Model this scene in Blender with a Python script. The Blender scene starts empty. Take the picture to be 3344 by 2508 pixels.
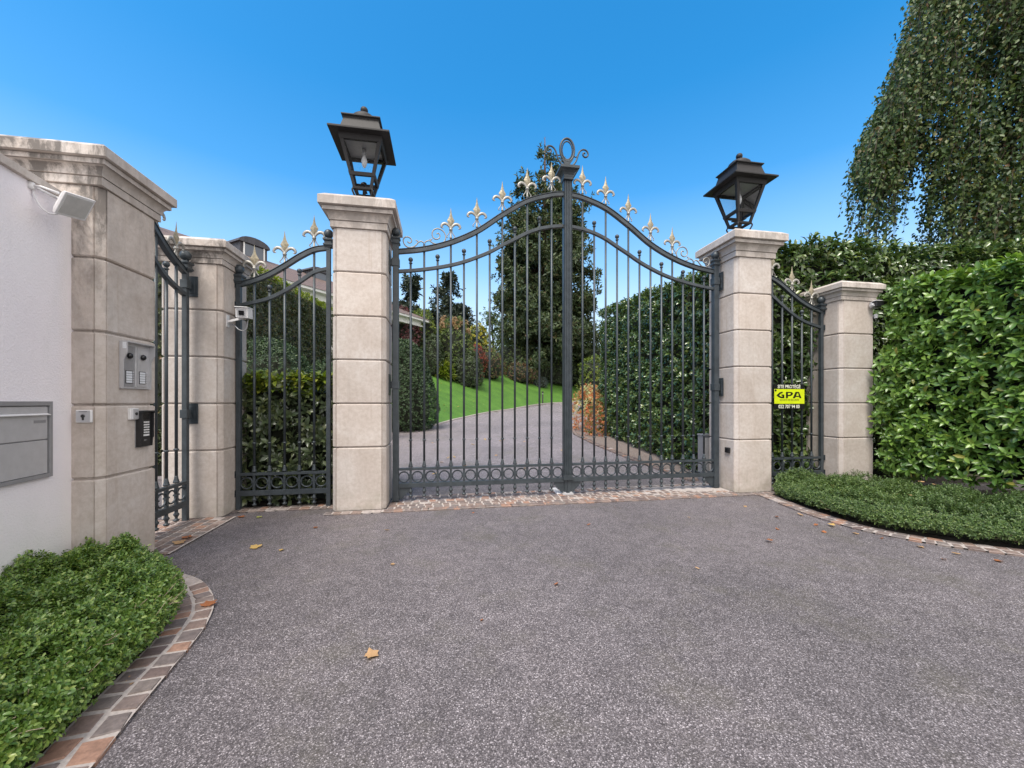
import bpy, math, random
import numpy as np
from mathutils import Vector, Matrix
random.seed(7); rng=np.random.default_rng(11)
scn=bpy.context.scene; COL=scn.collection
PI=math.pi; R=math.radians
# ------------------------------------------------------------------ frames
A=R(10.0); CA,SA=math.cos(A),math.sin(A); OX,OY=-2.36,5.157
def W(u,n,z=0.0): return Vector((OX+CA*u-SA*n, OY+SA*u+CA*n, z))
def lerp(a,b,t): return a+(b-a)*t
# ------------------------------------------------------------------ terrain
EDGE=[(-9,12.6),(-5.5,13.3),(-3.5,14.9),(-2.4,19.1),(-.2,24.9),(4.3,33.3),(12,42),(25,52),(60,75)]
def edge_dist(X,Y):
    X=np.asarray(X,float); Y=np.asarray(Y,float)
    best=np.full(X.shape,1e9); sgn=np.ones(X.shape)
    for (ax,ay),(bx,by) in zip(EDGE[:-1],EDGE[1:]):
        dx,dy=bx-ax,by-ay; L2=dx*dx+dy*dy
        t=np.clip(((X-ax)*dx+(Y-ay)*dy)/L2,0,1)
        px,py=X-(ax+t*dx),Y-(ay+t*dy)
        d=np.hypot(px,py); s=np.where(dx*py-dy*px>0,1.0,-1.0)
        m=d<best; best=np.where(m,d,best); sgn=np.where(m,s,sgn)
    return best*sgn
def hz(X,Y):
    X=np.asarray(X,float); Y=np.asarray(Y,float)
    t=np.maximum(0,Y-6.3); base=.05*np.sqrt(t*t+.3*.3)-.015
    base=np.where(Y<6.3,0,base); base=np.maximum(base,0)
    base=np.where(Y>62,.05*55.7+(Y-62)*.01,base)
    d=np.maximum(0,edge_dist(X,Y))
    lift=.43*np.minimum(d,5.5)+.06*np.clip(d-5.5,0,25)
    # rounded toe
    lift=np.where(d<1.0,.43*d*d*.5+.215*d,lift)
    return base+lift
def hzf(x,y): return float(hz(np.array([x]),np.array([y]))[0])
# ------------------------------------------------------------------ materials
def newmat(name):
    m=bpy.data.materials.new(name); m.use_nodes=True
    nt=m.node_tree; b=nt.nodes['Principled BSDF']; return m,nt,b
def nd(nt,t,**kw):
    n=nt.nodes.new(t)
    for k,v in kw.items():
        if k in n.inputs: n.inputs[k].default_value=v
        else: setattr(n,k,v)
    return n
def ramp(nt,fac,stops):
    r=nt.nodes.new('ShaderNodeValToRGB'); e=r.color_ramp.elements
    while len(e)<len(stops): e.new(.5)
    for i,(p,c) in enumerate(stops):
        e[i].position=p; e[i].color=(c[0],c[1],c[2],1) if not isinstance(c,(int,float)) else (c,c,c,1)
    nt.links.new(fac,r.inputs[0]); return r.outputs[0]
def noise(nt,vec,scale,detail=4,rough=.55,dist=0):
    n=nd(nt,'ShaderNodeTexNoise'); n.inputs['Scale'].default_value=scale; n.inputs['Detail'].default_value=detail
    n.inputs['Roughness'].default_value=rough; n.inputs['Distortion'].default_value=dist
    if vec is not None: nt.links.new(vec,n.inputs['Vector'])
    return n.outputs['Fac']
def mixc(nt,f,a,b,mode='MIX'):
    m=nt.nodes.new('ShaderNodeMix'); m.data_type='RGBA'; m.blend_type=mode
    for s,v in ((m.inputs[0],f),(m.inputs[6],a),(m.inputs[7],b)):
        if hasattr(v,'is_linked'): nt.links.new(v,s)
        elif isinstance(v,(int,float)): s.default_value=v
        else: s.default_value=(v[0],v[1],v[2],1)
    return m.outputs[2]
def math_(nt,op,a,b=None,clamp=False):
    m=nt.nodes.new('ShaderNodeMath'); m.operation=op; m.use_clamp=clamp
    for s,v in ((m.inputs[0],a),(m.inputs[1],b)):
        if v is None: continue
        if hasattr(v,'is_linked'): nt.links.new(v,s)
        else: s.default_value=v
    return m.outputs[0]
def bump(nt,b,h,strength,dist=.01):
    n=nd(nt,'ShaderNodeBump'); n.inputs['Strength'].default_value=strength; n.inputs['Distance'].default_value=dist
    nt.links.new(h,n.inputs['Height']); nt.links.new(n.outputs[0],b.inputs['Normal'])
def objco(nt): return nd(nt,'ShaderNodeTexCoord').outputs['Object']
def geoP(nt): return nd(nt,'ShaderNodeNewGeometry').outputs['Position']
def island(nt): return nd(nt,'ShaderNodeNewGeometry').outputs['Random Per Island']
def scaled(nt,vec,s):
    m=nt.nodes.new('ShaderNodeMapping'); m.inputs['Scale'].default_value=s; nt.links.new(vec,m.inputs[0]); return m.outputs[0]
def simple(name,col,rough=.5,metal=0,var=.08,scale=30,bs=0):
    m,nt,b=newmat(name); P=geoP(nt)
    f=noise(nt,P,scale)
    c=ramp(nt,f,[(.3,[x*(1-var) for x in col]),(.7,[min(1,x*(1+var)) for x in col])])
    nt.links.new(c,b.inputs['Base Color']); b.inputs['Roughness'].default_value=rough; b.inputs['Metallic'].default_value=metal
    if bs: bump(nt,b,f,bs,.003)
    return m
def mat_stone(name,stain):
    m,nt,b=newmat(name); P=geoP(nt); isl=island(nt)
    big=noise(nt,P,2.2,5,.6,.6); fine=noise(nt,P,22,6,.65); tiny=noise(nt,P,160,2)
    c1=ramp(nt,big,[(.3,(.505,.450,.415)),(.5,(.565,.515,.485)),(.72,(.62,.585,.565))])
    c2=ramp(nt,fine,[(.35,(.77,.735,.70)),(.6,(1,1,1))])
    c=mixc(nt,.55,c1,c2,'MULTIPLY')
    bl=ramp(nt,isl,[(0,(.84,.83,.82)),(.35,(1,.96,.92)),(.7,(.93,.92,.91)),(1,(1.04,1.03,1.02))])
    c=mixc(nt,.8,c,bl,'MULTIPLY')
    # thin veins and worm marks in the limestone
    v=noise(nt,P,6,6,.7,1.5); vm=ramp(nt,v,[(.475,0),(.495,.5),(.505,.5),(.525,0)])
    c=mixc(nt,math_(nt,'MULTIPLY',vm,.35),c,(.34,.27,.21))
    # run-off streaks
    st=noise(nt,scaled(nt,P,(9,9,.7)),1.0,5,.65); sm=ramp(nt,st,[(.56,0),(.74,1)])
    c=mixc(nt,math_(nt,'MULTIPLY',sm,.30),c,(.25,.22,.19))
    sg=noise(nt,scaled(nt,P,(14,14,.5)),1.0,4,.6); sgm=ramp(nt,sg,[(.62,0),(.75,1)])
    c=mixc(nt,math_(nt,'MULTIPLY',sgm,.35),c,(.33,.24,.16))
    sp0=nd(nt,'ShaderNodeSeparateXYZ'); nt.links.new(P,sp0.inputs[0])
    lo=nd(nt,'ShaderNodeMapRange'); nt.links.new(sp0.outputs[2],lo.inputs[0]); lo.inputs[1].default_value=0; lo.inputs[2].default_value=.42; lo.inputs[3].default_value=.55; lo.inputs[4].default_value=0
    bd=noise(nt,P,7,5,.65); c=mixc(nt,math_(nt,'MULTIPLY',lo.outputs[0],ramp(nt,bd,[(.38,0),(.62,1)])),c,(.27,.245,.185))
    if stain:
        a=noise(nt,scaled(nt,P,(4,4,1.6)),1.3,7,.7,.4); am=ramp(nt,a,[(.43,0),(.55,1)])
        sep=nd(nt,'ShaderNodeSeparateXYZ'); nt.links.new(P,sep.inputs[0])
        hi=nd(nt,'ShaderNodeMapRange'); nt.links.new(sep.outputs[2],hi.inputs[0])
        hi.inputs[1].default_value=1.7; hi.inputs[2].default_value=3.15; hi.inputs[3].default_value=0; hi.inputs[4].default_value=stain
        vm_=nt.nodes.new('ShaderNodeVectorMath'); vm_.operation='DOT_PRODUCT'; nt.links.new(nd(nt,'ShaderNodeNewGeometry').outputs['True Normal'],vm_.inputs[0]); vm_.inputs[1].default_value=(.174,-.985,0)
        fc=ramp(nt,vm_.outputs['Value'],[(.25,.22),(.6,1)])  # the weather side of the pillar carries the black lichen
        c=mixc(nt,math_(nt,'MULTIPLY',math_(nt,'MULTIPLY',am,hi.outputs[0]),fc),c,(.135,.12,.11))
    nt.links.new(c,b.inputs['Base Color']); b.inputs['Roughness'].default_value=.78
    bump(nt,b,math_(nt,'ADD',fine,math_(nt,'MULTIPLY',tiny,.5)),.25,.004)
    return m
def mat_leaf(name,stops,rough=.38,trans=.22,spec=.5):
    m,nt,b=newmat(name)
    c=ramp(nt,island(nt),stops)
    big=noise(nt,geoP(nt),1.3,3); c=mixc(nt,.6,c,ramp(nt,big,[(.35,(.72,.76,.75)),(.65,(1.15,1.1,1.0))]),'MULTIPLY')
    nt.links.new(c,b.inputs['Base Color']); b.inputs['Roughness'].default_value=rough
    b.inputs['Specular IOR Level'].default_value=spec
    tr=nt.nodes.new('ShaderNodeBsdfTranslucent'); c3=mixc(nt,1.0,c,(1.25,1.25,.55),'MULTIPLY'); nt.links.new(c3,tr.inputs[0])
    mx=nt.nodes.new('ShaderNodeMixShader'); mx.inputs[0].default_value=trans
    nt.links.new(b.outputs[0],mx.inputs[1]); nt.links.new(tr.outputs[0],mx.inputs[2])
    nt.links.new(mx.outputs[0],nt.nodes['Material Output'].inputs[0])
    return m
def mat_asphalt(name='asphalt',gain=1.0):
    m,nt,b=newmat(name); P=geoP(nt)
    vo=nd(nt,'ShaderNodeTexVoronoi'); vo.inputs['Scale'].default_value=175; nt.links.new(P,vo.inputs['Vector'])
    cs=nd(nt,'ShaderNodeSeparateColor'); nt.links.new(vo.outputs['Color'],cs.inputs[0])
    chips=ramp(nt,cs.outputs[0],[(0,(.070,.062,.065)),(.40,(.122,.109,.114)),(.70,(.178,.161,.168)),(.89,(.255,.234,.243)),(1.0,(.48,.45,.465))])
    edge=ramp(nt,vo.outputs['Distance'],[(.30,(1,1,1)),(.75,(.42,.40,.41))])
    c=mixc(nt,.8,chips,edge,'MULTIPLY')
    vo2=nd(nt,'ShaderNodeTexVoronoi'); vo2.inputs['Scale'].default_value=95; nt.links.new(P,vo2.inputs['Vector'])
    cs2=nd(nt,'ShaderNodeSeparateColor'); nt.links.new(vo2.outputs['Color'],cs2.inputs[0])
    sp=ramp(nt,math_(nt,'MULTIPLY',ramp(nt,cs2.outputs[1],[(.80,0),(.84,1)]),ramp(nt,vo2.outputs['Distance'],[(.22,1),(.32,0)])),[(0,0),(1,1)])
    c=mixc(nt,math_(nt,'MULTIPLY',sp,.4),c,(.60,.56,.58))
    big=noise(nt,P,.55,5,.6,.4); c=mixc(nt,.75,c,ramp(nt,big,[(.32,(.74,.73,.74)),(.5,(1,.98,.985)),(.7,(1.26,1.22,1.22))]),'MULTIPLY')
    mid=noise(nt,P,7,4,.6); c=mixc(nt,.55,c,ramp(nt,mid,[(.35,(.74,.74,.74)),(.65,(1.2,1.2,1.2))]),'MULTIPLY')
    # damp mossy dirt where the drive meets planting
    ms=noise(nt,P,1.6,6,.65); c=mixc(nt,math_(nt,'MULTIPLY',ramp(nt,ms,[(.52,0),(.72,1)]),.35),c,(.10,.092,.06))
    wet=noise(nt,scaled(nt,P,(1,.7,1)),2.6,6,.7,.8); c=mixc(nt,math_(nt,'MULTIPLY',ramp(nt,wet,[(.60,0),(.70,1)]),.30),c,(.06,.055,.055))
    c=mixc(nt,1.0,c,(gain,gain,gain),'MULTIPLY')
    nt.links.new(c,b.inputs['Base Color']); b.inputs['Roughness'].default_value=.72
    bump(nt,b,vo.outputs['Distance'],.5,.004)
    return m
def mat_cobble():
    m,nt,b=newmat('porphyry_cobble'); P=geoP(nt)
    c=ramp(nt,island(nt),[(0,(.13,.10,.095)),(.22,(.19,.14,.12)),(.4,(.235,.18,.155)),(.55,(.16,.135,.13)),(.72,(.19,.165,.15)),(.86,(.31,.18,.125)),(.93,(.31,.27,.25)),(1,(.40,.37,.36))])
    f=noise(nt,P,30,6,.65); c=mixc(nt,.8,c,ramp(nt,f,[(.3,(.62,.60,.6)),(.7,(1.35,1.3,1.3))]),'MULTIPLY')
    nt.links.new(c,b.inputs['Base Color']); b.inputs['Roughness'].default_value=.6
    bump(nt,b,f,.6,.01); return m
def mat_iron():
    m,nt,b=newmat('anthracite_iron'); P=geoP(nt)
    f=noise(nt,P,9,4); c=ramp(nt,f,[(.3,(.033,.042,.050)),(.7,(.056,.069,.080))])
    d=noise(nt,P,60,5,.7); c=mixc(nt,math_(nt,'MULTIPLY',ramp(nt,d,[(.58,0),(.75,1)]),.25),c,(.14,.135,.125))
    nt.links.new(c,b.inputs['Base Color']); b.inputs['Roughness'].default_value=.42; b.inputs['Metallic'].default_value=.15
    bump(nt,b,d,.12,.002); return m
def mat_plaster():
    m,nt,b=newmat('white_render'); P=geoP(nt)
    big=noise(nt,P,.9,4); c=ramp(nt,big,[(.3,(.82,.77,.81)),(.7,(.88,.84,.87))])
    g=noise(nt,scaled(nt,P,(3,3,.8)),1.2,5,.65); c=mixc(nt,math_(nt,'MULTIPLY',ramp(nt,g,[(.55,0),(.8,1)]),.18),c,(.5,.5,.47))
    sep=nd(nt,'ShaderNodeSeparateXYZ'); nt.links.new(P,sep.inputs[0])
    al=nd(nt,'ShaderNodeMapRange'); nt.links.new(sep.outputs[2],al.inputs[0]); al.inputs[1].default_value=.3; al.inputs[2].default_value=.95; al.inputs[3].default_value=.35; al.inputs[4].default_value=0
    c=mixc(nt,math_(nt,'MULTIPLY',al.outputs[0],ramp(nt,noise(nt,P,5,5),[(.3,.3),(.7,1)])),c,(.62,.70,.60))
    f=noise(nt,P,75,4,.65); nt.links.new(c,b.inputs['Base Color']); b.inputs['Roughness'].default_value=.85
    bump(nt,b,f,.8,.006); return m
def mat_soil(name,a,bb,scale=20):
    m,nt,b=newmat(name); P=geoP(nt); f=noise(nt,P,scale,7,.7)
    vo=nd(nt,'ShaderNodeTexVoronoi'); vo.inputs['Scale'].default_value=scale*1.6; nt.links.new(P,vo.inputs['Vector'])
    c=mixc(nt,.5,ramp(nt,f,[(.3,a),(.7,bb)]),ramp(nt,vo.outputs['Distance'],[(0,bb),(.6,a)]))
    nt.links.new(c,b.inputs['Base Color']); b.inputs['Roughness'].default_value=.9; bump(nt,b,f,.9,.03); return m
def mat_grass():
    m,nt,b=newmat('lawn_grass'); P=geoP(nt)
    f=noise(nt,P,1.1,5,.6); g=noise(nt,scaled(nt,P,(1,.5,1)),26,5,.7)
    c=ramp(nt,f,[(.3,(.045,.125,.011)),(.55,(.064,.165,.014)),(.75,(.090,.205,.022))])
    c=mixc(nt,.75,c,ramp(nt,g,[(.3,(.42,.48,.4)),(.7,(1.45,1.4,1.3))]),'MULTIPLY')
    nt.links.new(c,b.inputs['Base Color']); b.inputs['Roughness'].default_value=.7; bump(nt,b,g,.8,.04); return m
def mat_roof(name,a,bb):
    m,nt,b=newmat(name); P=objco(nt)
    br=nd(nt,'ShaderNodeTexBrick'); br.inputs['Scale'].default_value=3.0; br.inputs['Mortar Size'].default_value=.012
    br.inputs['Color1'].default_value=(*a,1); br.inputs['Color2'].default_value=(*bb,1); br.inputs['Mortar'].default_value=(.03,.025,.022,1)
    nt.links.new(P,br.inputs['Vector']); nt.links.new(br.outputs[0],b.inputs['Base Color']); b.inputs['Roughness'].default_value=.7; return m
def mat_glass():
    m,nt,b=newmat('clear_glass'); nt.nodes.remove(b)
    t=nt.nodes.new('ShaderNodeBsdfTransparent'); t.inputs[0].default_value=(.96,.97,.97,1)
    g=nt.nodes.new('ShaderNodeBsdfGlossy'); g.inputs['Roughness'].default_value=.04
    fr=nd(nt,'ShaderNodeFresnel'); fr.inputs[0].default_value=1.22
    mx=nt.nodes.new('ShaderNodeMixShader'); nt.links.new(fr.outputs[0],mx.inputs[0]); nt.links.new(t.outputs[0],mx.inputs[1]); nt.links.new(g.outputs[0],mx.inputs[2])
    nt.links.new(mx.outputs[0],nt.nodes['Material Output'].inputs[0]); return m
def mat_bark(name,a,bb):
    m,nt,b=newmat(name); P=geoP(nt); f=noise(nt,scaled(nt,P,(6,6,1)),2,6,.7)
    nt.links.new(ramp(nt,f,[(.3,a),(.7,bb)]),b.inputs['Base Color']); b.inputs['Roughness'].default_value=.9; bump(nt,b,f,.8,.03); return m
STONE=mat_stone('limestone',0); STONE_W=mat_stone('weathered_limestone',.95); STONE_M=mat_stone('streaked_limestone',.4)
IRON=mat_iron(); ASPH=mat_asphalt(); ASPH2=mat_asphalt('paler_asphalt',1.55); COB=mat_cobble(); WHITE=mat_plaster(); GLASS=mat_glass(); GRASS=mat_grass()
GOLD=simple('worn_gilding',(.29,.255,.18),.5,.3,.25,40); PALE=simple('pale_gilding',(.31,.30,.275),.45,.45,.25,60)
LAMP=simple('dark_lantern_paint',(.011,.0095,.0105),.62,0,.35,25,.2)
MORTAR=simple('mortar',(.40,.355,.33),.9,0,.18,60,.4)
COPING=mat_stone('wall_coping_stone',.5)
STEEL=simple('silver_grey_metal',(.50,.50,.52),.38,.35,.05,20); STEELD=simple('mid_grey_metal',(.29,.29,.305),.4,.3,.06,20)
WPLAST=simple('white_painted_metal',(.72,.71,.72),.4,0,.05,20); BLACK=simple('black_plastic',(.018,.018,.020),.35,0,.15,40)
DGLASS=simple('dark_lens',(.01,.01,.012),.08,0,.1,20); PAPER=simple('paper_label',(.62,.64,.68),.6,0,.1,80); KEYS=simple('light_keys',(.7,.7,.7),.4)
LENSW=simple('frosted_lamp_front',(.50,.49,.48),.25,0,.1,15); LIME=simple('lime_yellow_sheet',(.62,.74,.012),.45,0,.06,8); WHITEP=simple('white_print',(.85,.87,.72),.5); OLIVE=simple('olive_print',(.22,.24,.01),.5)
SIGNBK=simple('sign_black',(.008,.008,.009),.4); FROST=simple('frosted_bulb',(.62,.62,.64),.3,0,.05)
SOIL=mat_soil('dark_bed_soil',(.022,.017,.012),(.06,.045,.033)); GROUND=mat_soil('garden_ground',(.03,.035,.014),(.07,.075,.03),8); LITTER=mat_soil('gravel_and_leaf_litter',(.13,.10,.085),(.38,.31,.27),28)
HWALL=simple('house_render',(.62,.60,.56),.8,0,.06,3); HTRIM=simple('white_trim',(.78,.77,.75),.6); ROOF=mat_roof('brown_roof_tiles',(.125,.088,.075),(.17,.115,.095)); SLATE=mat_roof('dark_slate',(.05,.05,.058),(.075,.072,.082)); WINGL=simple('window_glass',(.10,.12,.15),.03)
BARK=mat_bark('brown_bark',(.035,.025,.018),(.11,.08,.06)); BARKC=mat_bark('red_brown_bark',(.05,.028,.018),(.15,.085,.055)); TWIG=simple('pale_twigs',(.30,.24,.17),.8,0,.3,40)
CORE=simple('dark_shade_core',(.016,.020,.010),.95,0,.4,14)  # solid hull inside hedges and shrubs; inner shade put into its dark colour
g=lambda *a:[(p,c) for p,c in a]
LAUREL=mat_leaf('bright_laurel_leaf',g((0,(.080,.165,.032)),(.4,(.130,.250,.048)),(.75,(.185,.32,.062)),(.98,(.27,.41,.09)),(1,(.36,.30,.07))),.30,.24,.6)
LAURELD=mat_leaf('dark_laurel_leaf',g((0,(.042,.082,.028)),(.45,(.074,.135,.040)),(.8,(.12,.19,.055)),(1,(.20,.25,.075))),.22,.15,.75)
LAURELG=mat_leaf('grey_green_laurel_leaf',g((0,(.042,.064,.035)),(.5,(.078,.108,.054)),(.85,(.125,.158,.072)),(1,(.18,.21,.09))),.28,.15,.65)
NEWLEAF=mat_leaf('fresh_top_leaf',g((0,(.10,.16,.02)),(.6,(.20,.27,.03)),(1,(.33,.36,.06))),.4,.3)
BOX=mat_leaf('boxwood_leaf',g((0,(.062,.130,.028)),(.5,(.122,.225,.045)),(.85,(.205,.315,.068)),(1,(.31,.39,.11))),.34,.24,.6)
BOXD=mat_leaf('dark_box_leaf',g((0,(.046,.090,.027)),(.5,(.080,.142,.038)),(.9,(.125,.195,.054)),(1,(.19,.245,.08))),.45,.18)
YEW=mat_leaf('clipped_yew_leaf',g((0,(.022,.048,.022)),(.5,(.038,.075,.03)),(.9,(.06,.11,.04)),(1,(.085,.14,.05))),.5,.12)
IVY=mat_leaf('clipped_dark_leaf',g((0,(.030,.048,.018)),(.5,(.058,.082,.027)),(.85,(.10,.115,.04)),(1,(.15,.09,.05))),.45,.15)
CONIF=mat_leaf('conifer_spray',g((0,(.028,.050,.022)),(.45,(.052,.084,.032)),(.85,(.088,.122,.045)),(.96,(.085,.085,.035)),(1,(.11,.075,.032))),.6,.10)
CEDAR=mat_leaf('cedar_needles',g((0,(.016,.028,.020)),(.6,(.028,.045,.028)),(1,(.05,.07,.035))),.6,.1)
BEECH=mat_leaf('beech_leaf',g((0,(.026,.052,.020)),(.40,(.052,.095,.030)),(.75,(.092,.140,.044)),(.95,(.15,.175,.06)),(1,(.16,.09,.04))),.42,.25,.35)
BROWNL=mat_leaf('withered_leaf',g((0,(.10,.04,.025)),(1,(.22,.10,.06))),.6,.2)
BURG=mat_leaf('burgundy_leaf',g((0,(.035,.018,.016)),(.6,(.075,.028,.028)),(1,(.20,.045,.06))),.45,.2)
SHRUBG=mat_leaf('green_shrub_leaf',g((0,(.04,.072,.020)),(.6,(.088,.14,.032)),(1,(.18,.23,.05))),.45,.2)
SHRUBD=mat_leaf('deep_green_shrub_leaf',g((0,(.024,.043,.018)),(.6,(.048,.080,.030)),(1,(.09,.13,.045))),.42,.15)
YELL=mat_leaf('yellow_leaf',g((0,(.20,.20,.02)),(.6,(.42,.38,.03)),(1,(.6,.52,.08))),.5,.35)
REDL=mat_leaf('red_leaf',g((0,(.13,.03,.025)),(.6,(.30,.06,.045)),(1,(.45,.13,.08))),.5,.3)
RUSSET=mat_leaf('russet_leaf',g((0,(.07,.05,.022)),(.5,(.13,.085,.04)),(1,(.24,.11,.07))),.5,.2)
ORANGE=mat_leaf('orange_red_leaf',g((0,(.55,.10,.05)),(.5,(.62,.22,.08)),(1,(.70,.45,.22))),.5,.3)
CREAM=mat_leaf('cream_leaf',g((0,(.35,.40,.16)),(1,(.72,.68,.42))),.5,.3)
HEADS=mat_leaf('faded_flower_heads',g((0,(.26,.17,.10)),(.6,(.42,.27,.17)),(1,(.55,.40,.26))),.7,.25)
BLUEG=mat_leaf('blue_grey_leaf',g((0,(.05,.075,.07)),(1,(.11,.15,.15))),.5,.15)
FALLY=mat_leaf('fallen_yellow_leaf',g((0,(.50,.33,.10)),(1,(.62,.42,.16))),.6,.2); FALLT=mat_leaf('fallen_tan_leaf',g((0,(.42,.25,.12)),(1,(.52,.33,.18))),.6,.2)
FALLO=mat_leaf('fallen_rust_leaf',g((0,(.30,.10,.04)),(1,(.38,.15,.06))),.6,.2); FALLG=mat_leaf('fallen_green_leaf',g((0,(.35,.40,.10)),(1,(.4,.42,.12))),.5,.2)
# ------------------------------------------------------------------ mesh helper
class MB:
    def __init__(s): s.v=[];s.f=[];s.m=[];s.s=[]
    def add(s,vs,fs,m=0,sm=False):
        o=len(s.v); s.v+= [tuple(v) for v in vs]
        for f in fs: s.f.append([i+o for i in f]); s.m.append(m); s.s.append(sm)
        return s
    def box(s,x0,x1,y0,y1,z0,z1,m=0):
        v=[(x0,y0,z0),(x1,y0,z0),(x1,y1,z0),(x0,y1,z0),(x0,y0,z1),(x1,y0,z1),(x1,y1,z1),(x0,y1,z1)]
        return s.add(v,[(3,2,1,0),(4,5,6,7),(0,1,5,4),(1,2,6,5),(2,3,7,6),(3,0,4,7)],m)
    def loft(s,rings,m=0,sm=False,cap=(True,True),closed=False):
        k=len(rings[0]); vs=[p for r in rings for p in r]; fs=[]
        n=len(rings)
        for i in range(n if closed else n-1):
            j=(i+1)%n
            for a in range(k):
                b=(a+1)%k; fs.append((i*k+a,i*k+b,j*k+b,j*k+a))
        if not closed:
            if cap[0]: fs.append(tuple(range(k-1,-1,-1)))
            if cap[1]: fs.append(tuple((n-1)*k+a for a in range(k)))
        return s.add(vs,fs,m,sm)
    def sq(s,prof,cx=0,cy=0,m=0):   # square section stack: (half, z)
        return s.loft([[(cx-h,cy-h,z),(cx+h,cy-h,z),(cx+h,cy+h,z),(cx-h,cy+h,z)] for h,z in prof],m)
    def lathe(s,prof,cx=0,cy=0,n=14,m=0,sm=True):
        return s.loft([[(cx+r*math.cos(2*PI*a/n),cy+r*math.sin(2*PI*a/n),z) for a in range(n)] for r,z in prof],m,sm)
    def ball(s,c,r,n=12,m=0):
        pr=[(max(1e-4,r*math.sin(PI*i/8)),c[2]-r*math.cos(PI*i/8)) for i in range(9)]
        return s.lathe(pr,c[0],c[1],n,m)
    def tube(s,pts,r,n=8,m=0,closed=False,flat=None):
        pts=[Vector(p) for p in pts]; N=len(pts); rings=[]
        ref=None
        for i,p in enumerate(pts):
            a=pts[(i-1)%N] if (closed or i>0) else p; b=pts[(i+1)%N] if (closed or i<N-1) else p
            t=(b-a).normalized()
            if ref is None:
                ref=t.orthogonal().normalized()
                if abs(t.y)<.9: ref=Vector((0,1,0))-t*t.y; ref.normalize()
            ref=(ref-t*ref.dot(t)).normalized(); bi=t.cross(ref)
            rr=r[i] if isinstance(r,(list,tuple)) else r
            w=flat if flat else 1
            rings.append([p+ref*(math.cos(2*PI*k/n)*rr*w)+bi*(math.sin(2*PI*k/n)*rr) for k in range(n)])
        return s.loft(rings,m,True,closed=closed)
    def sweep(s,pts,sec,m=0):  # pts in xz plane, sec: list of (y, normal-offset)
        rings=[]; N=len(pts)
        for i,p in enumerate(pts):
            a=pts[max(0,i-1)]; b=pts[min(N-1,i+1)]; t=Vector((b[0]-a[0],0,b[2]-a[2])).normalized(); nn=Vector((-t.z,0,t.x))
            if nn.z<0: nn=-nn
            rings.append([Vector(p)+Vector((0,y,0))+nn*o for y,o in sec])
        return s.loft(rings,m)
    def mesh(s,name,mats):
        me=bpy.data.meshes.new(name); me.from_pydata(s.v,[],s.f)
        for mt in (mats if isinstance(mats,(list,tuple)) else [mats]): me.materials.append(mt)
        me.polygons.foreach_set('material_index',s.m); me.polygons.foreach_set('use_smooth',s.s)
        import bmesh
        bm=bmesh.new(); bm.from_mesh(me); bmesh.ops.recalc_face_normals(bm,faces=bm.faces); bm.to_mesh(me); bm.free()
        me.update(); return me
def link(name,data,parent=None,loc=None,bev=0,rotz=None):
    o=bpy.data.objects.new(name,data); COL.objects.link(o)
    if parent: o.parent=parent
    if loc is not None: o.location=loc
    if rotz is not None: o.rotation_euler=(0,0,rotz)
    if bev:
        b=o.modifiers.new('bev','BEVEL'); b.width=bev; b.segments=2; b.limit_method='ANGLE'; b.angle_limit=R(40)
    return o
def tag(o,label=None,cat=None,group=None,kind=None):
    if label: o['label']=label
    if cat: o['category']=cat
    if group: o['group']=group
    if kind: o['kind']=kind
    return o
def thing(name,label,cat,loc=(0,0,0),rz=0,group=None):
    o=bpy.data.objects.new(name,None); COL.objects.link(o); o.location=loc; o.rotation_euler=(0,0,rz); o.empty_display_size=.1
    return tag(o,label,cat,group)
def struct(o): o['kind']='structure'; return o
def cr(pts,n=8):  # catmull-rom
    P=[np.array(p,float) for p in pts]; P=[2*P[0]-P[1]]+P+[2*P[-1]-P[-2]]; out=[]
    for i in range(1,len(P)-2):
        a,b,c,d=P[i-1:i+3]
        for k in range(n):
            t=k/n; out.append(tuple(.5*((2*b)+(-a+c)*t+(2*a-5*b+4*c-d)*t*t+(-a+3*b-3*c+d)*t**3)))
    out.append(tuple(P[-2])); return out
# ------------------------------------------------------------------ leaves
def unit(a): return a/np.maximum(1e-9,np.linalg.norm(a,axis=1,keepdims=True))
def leaf_arrays(P,ax,nr,L,Wd,full=True,curl=.18):
    ax=unit(ax); nr=unit(nr-ax*np.sum(nr*ax,1,keepdims=True)); sd=np.cross(ax,nr)
    L=np.broadcast_to(np.asarray(L,float),(len(P),)); Wd=np.broadcast_to(np.asarray(Wd,float),(len(P),))
    if full: T=[(0,0,0),(-.38,.20,.08),(-.48,.66,.06),(0,1,-curl),(.48,.66,.06),(.38,.20,.08),(0,.25,.02),(0,.66,-.03)]; F=[(0,6,1),(1,6,7,2),(2,7,3),(0,5,6),(6,5,4,7),(7,4,3)]
    else: T=[(0,0,0),(-.5,.5,.07),(0,1,-curl),(.5,.5,.07)]; F=[(0,2,1),(0,3,2)]
    V=np.stack([P+sd*(t[0]*Wd)[:,None]+ax*(t[1]*L)[:,None]+nr*(t[2]*L)[:,None] for t in T],1)
    return V,F
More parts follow.
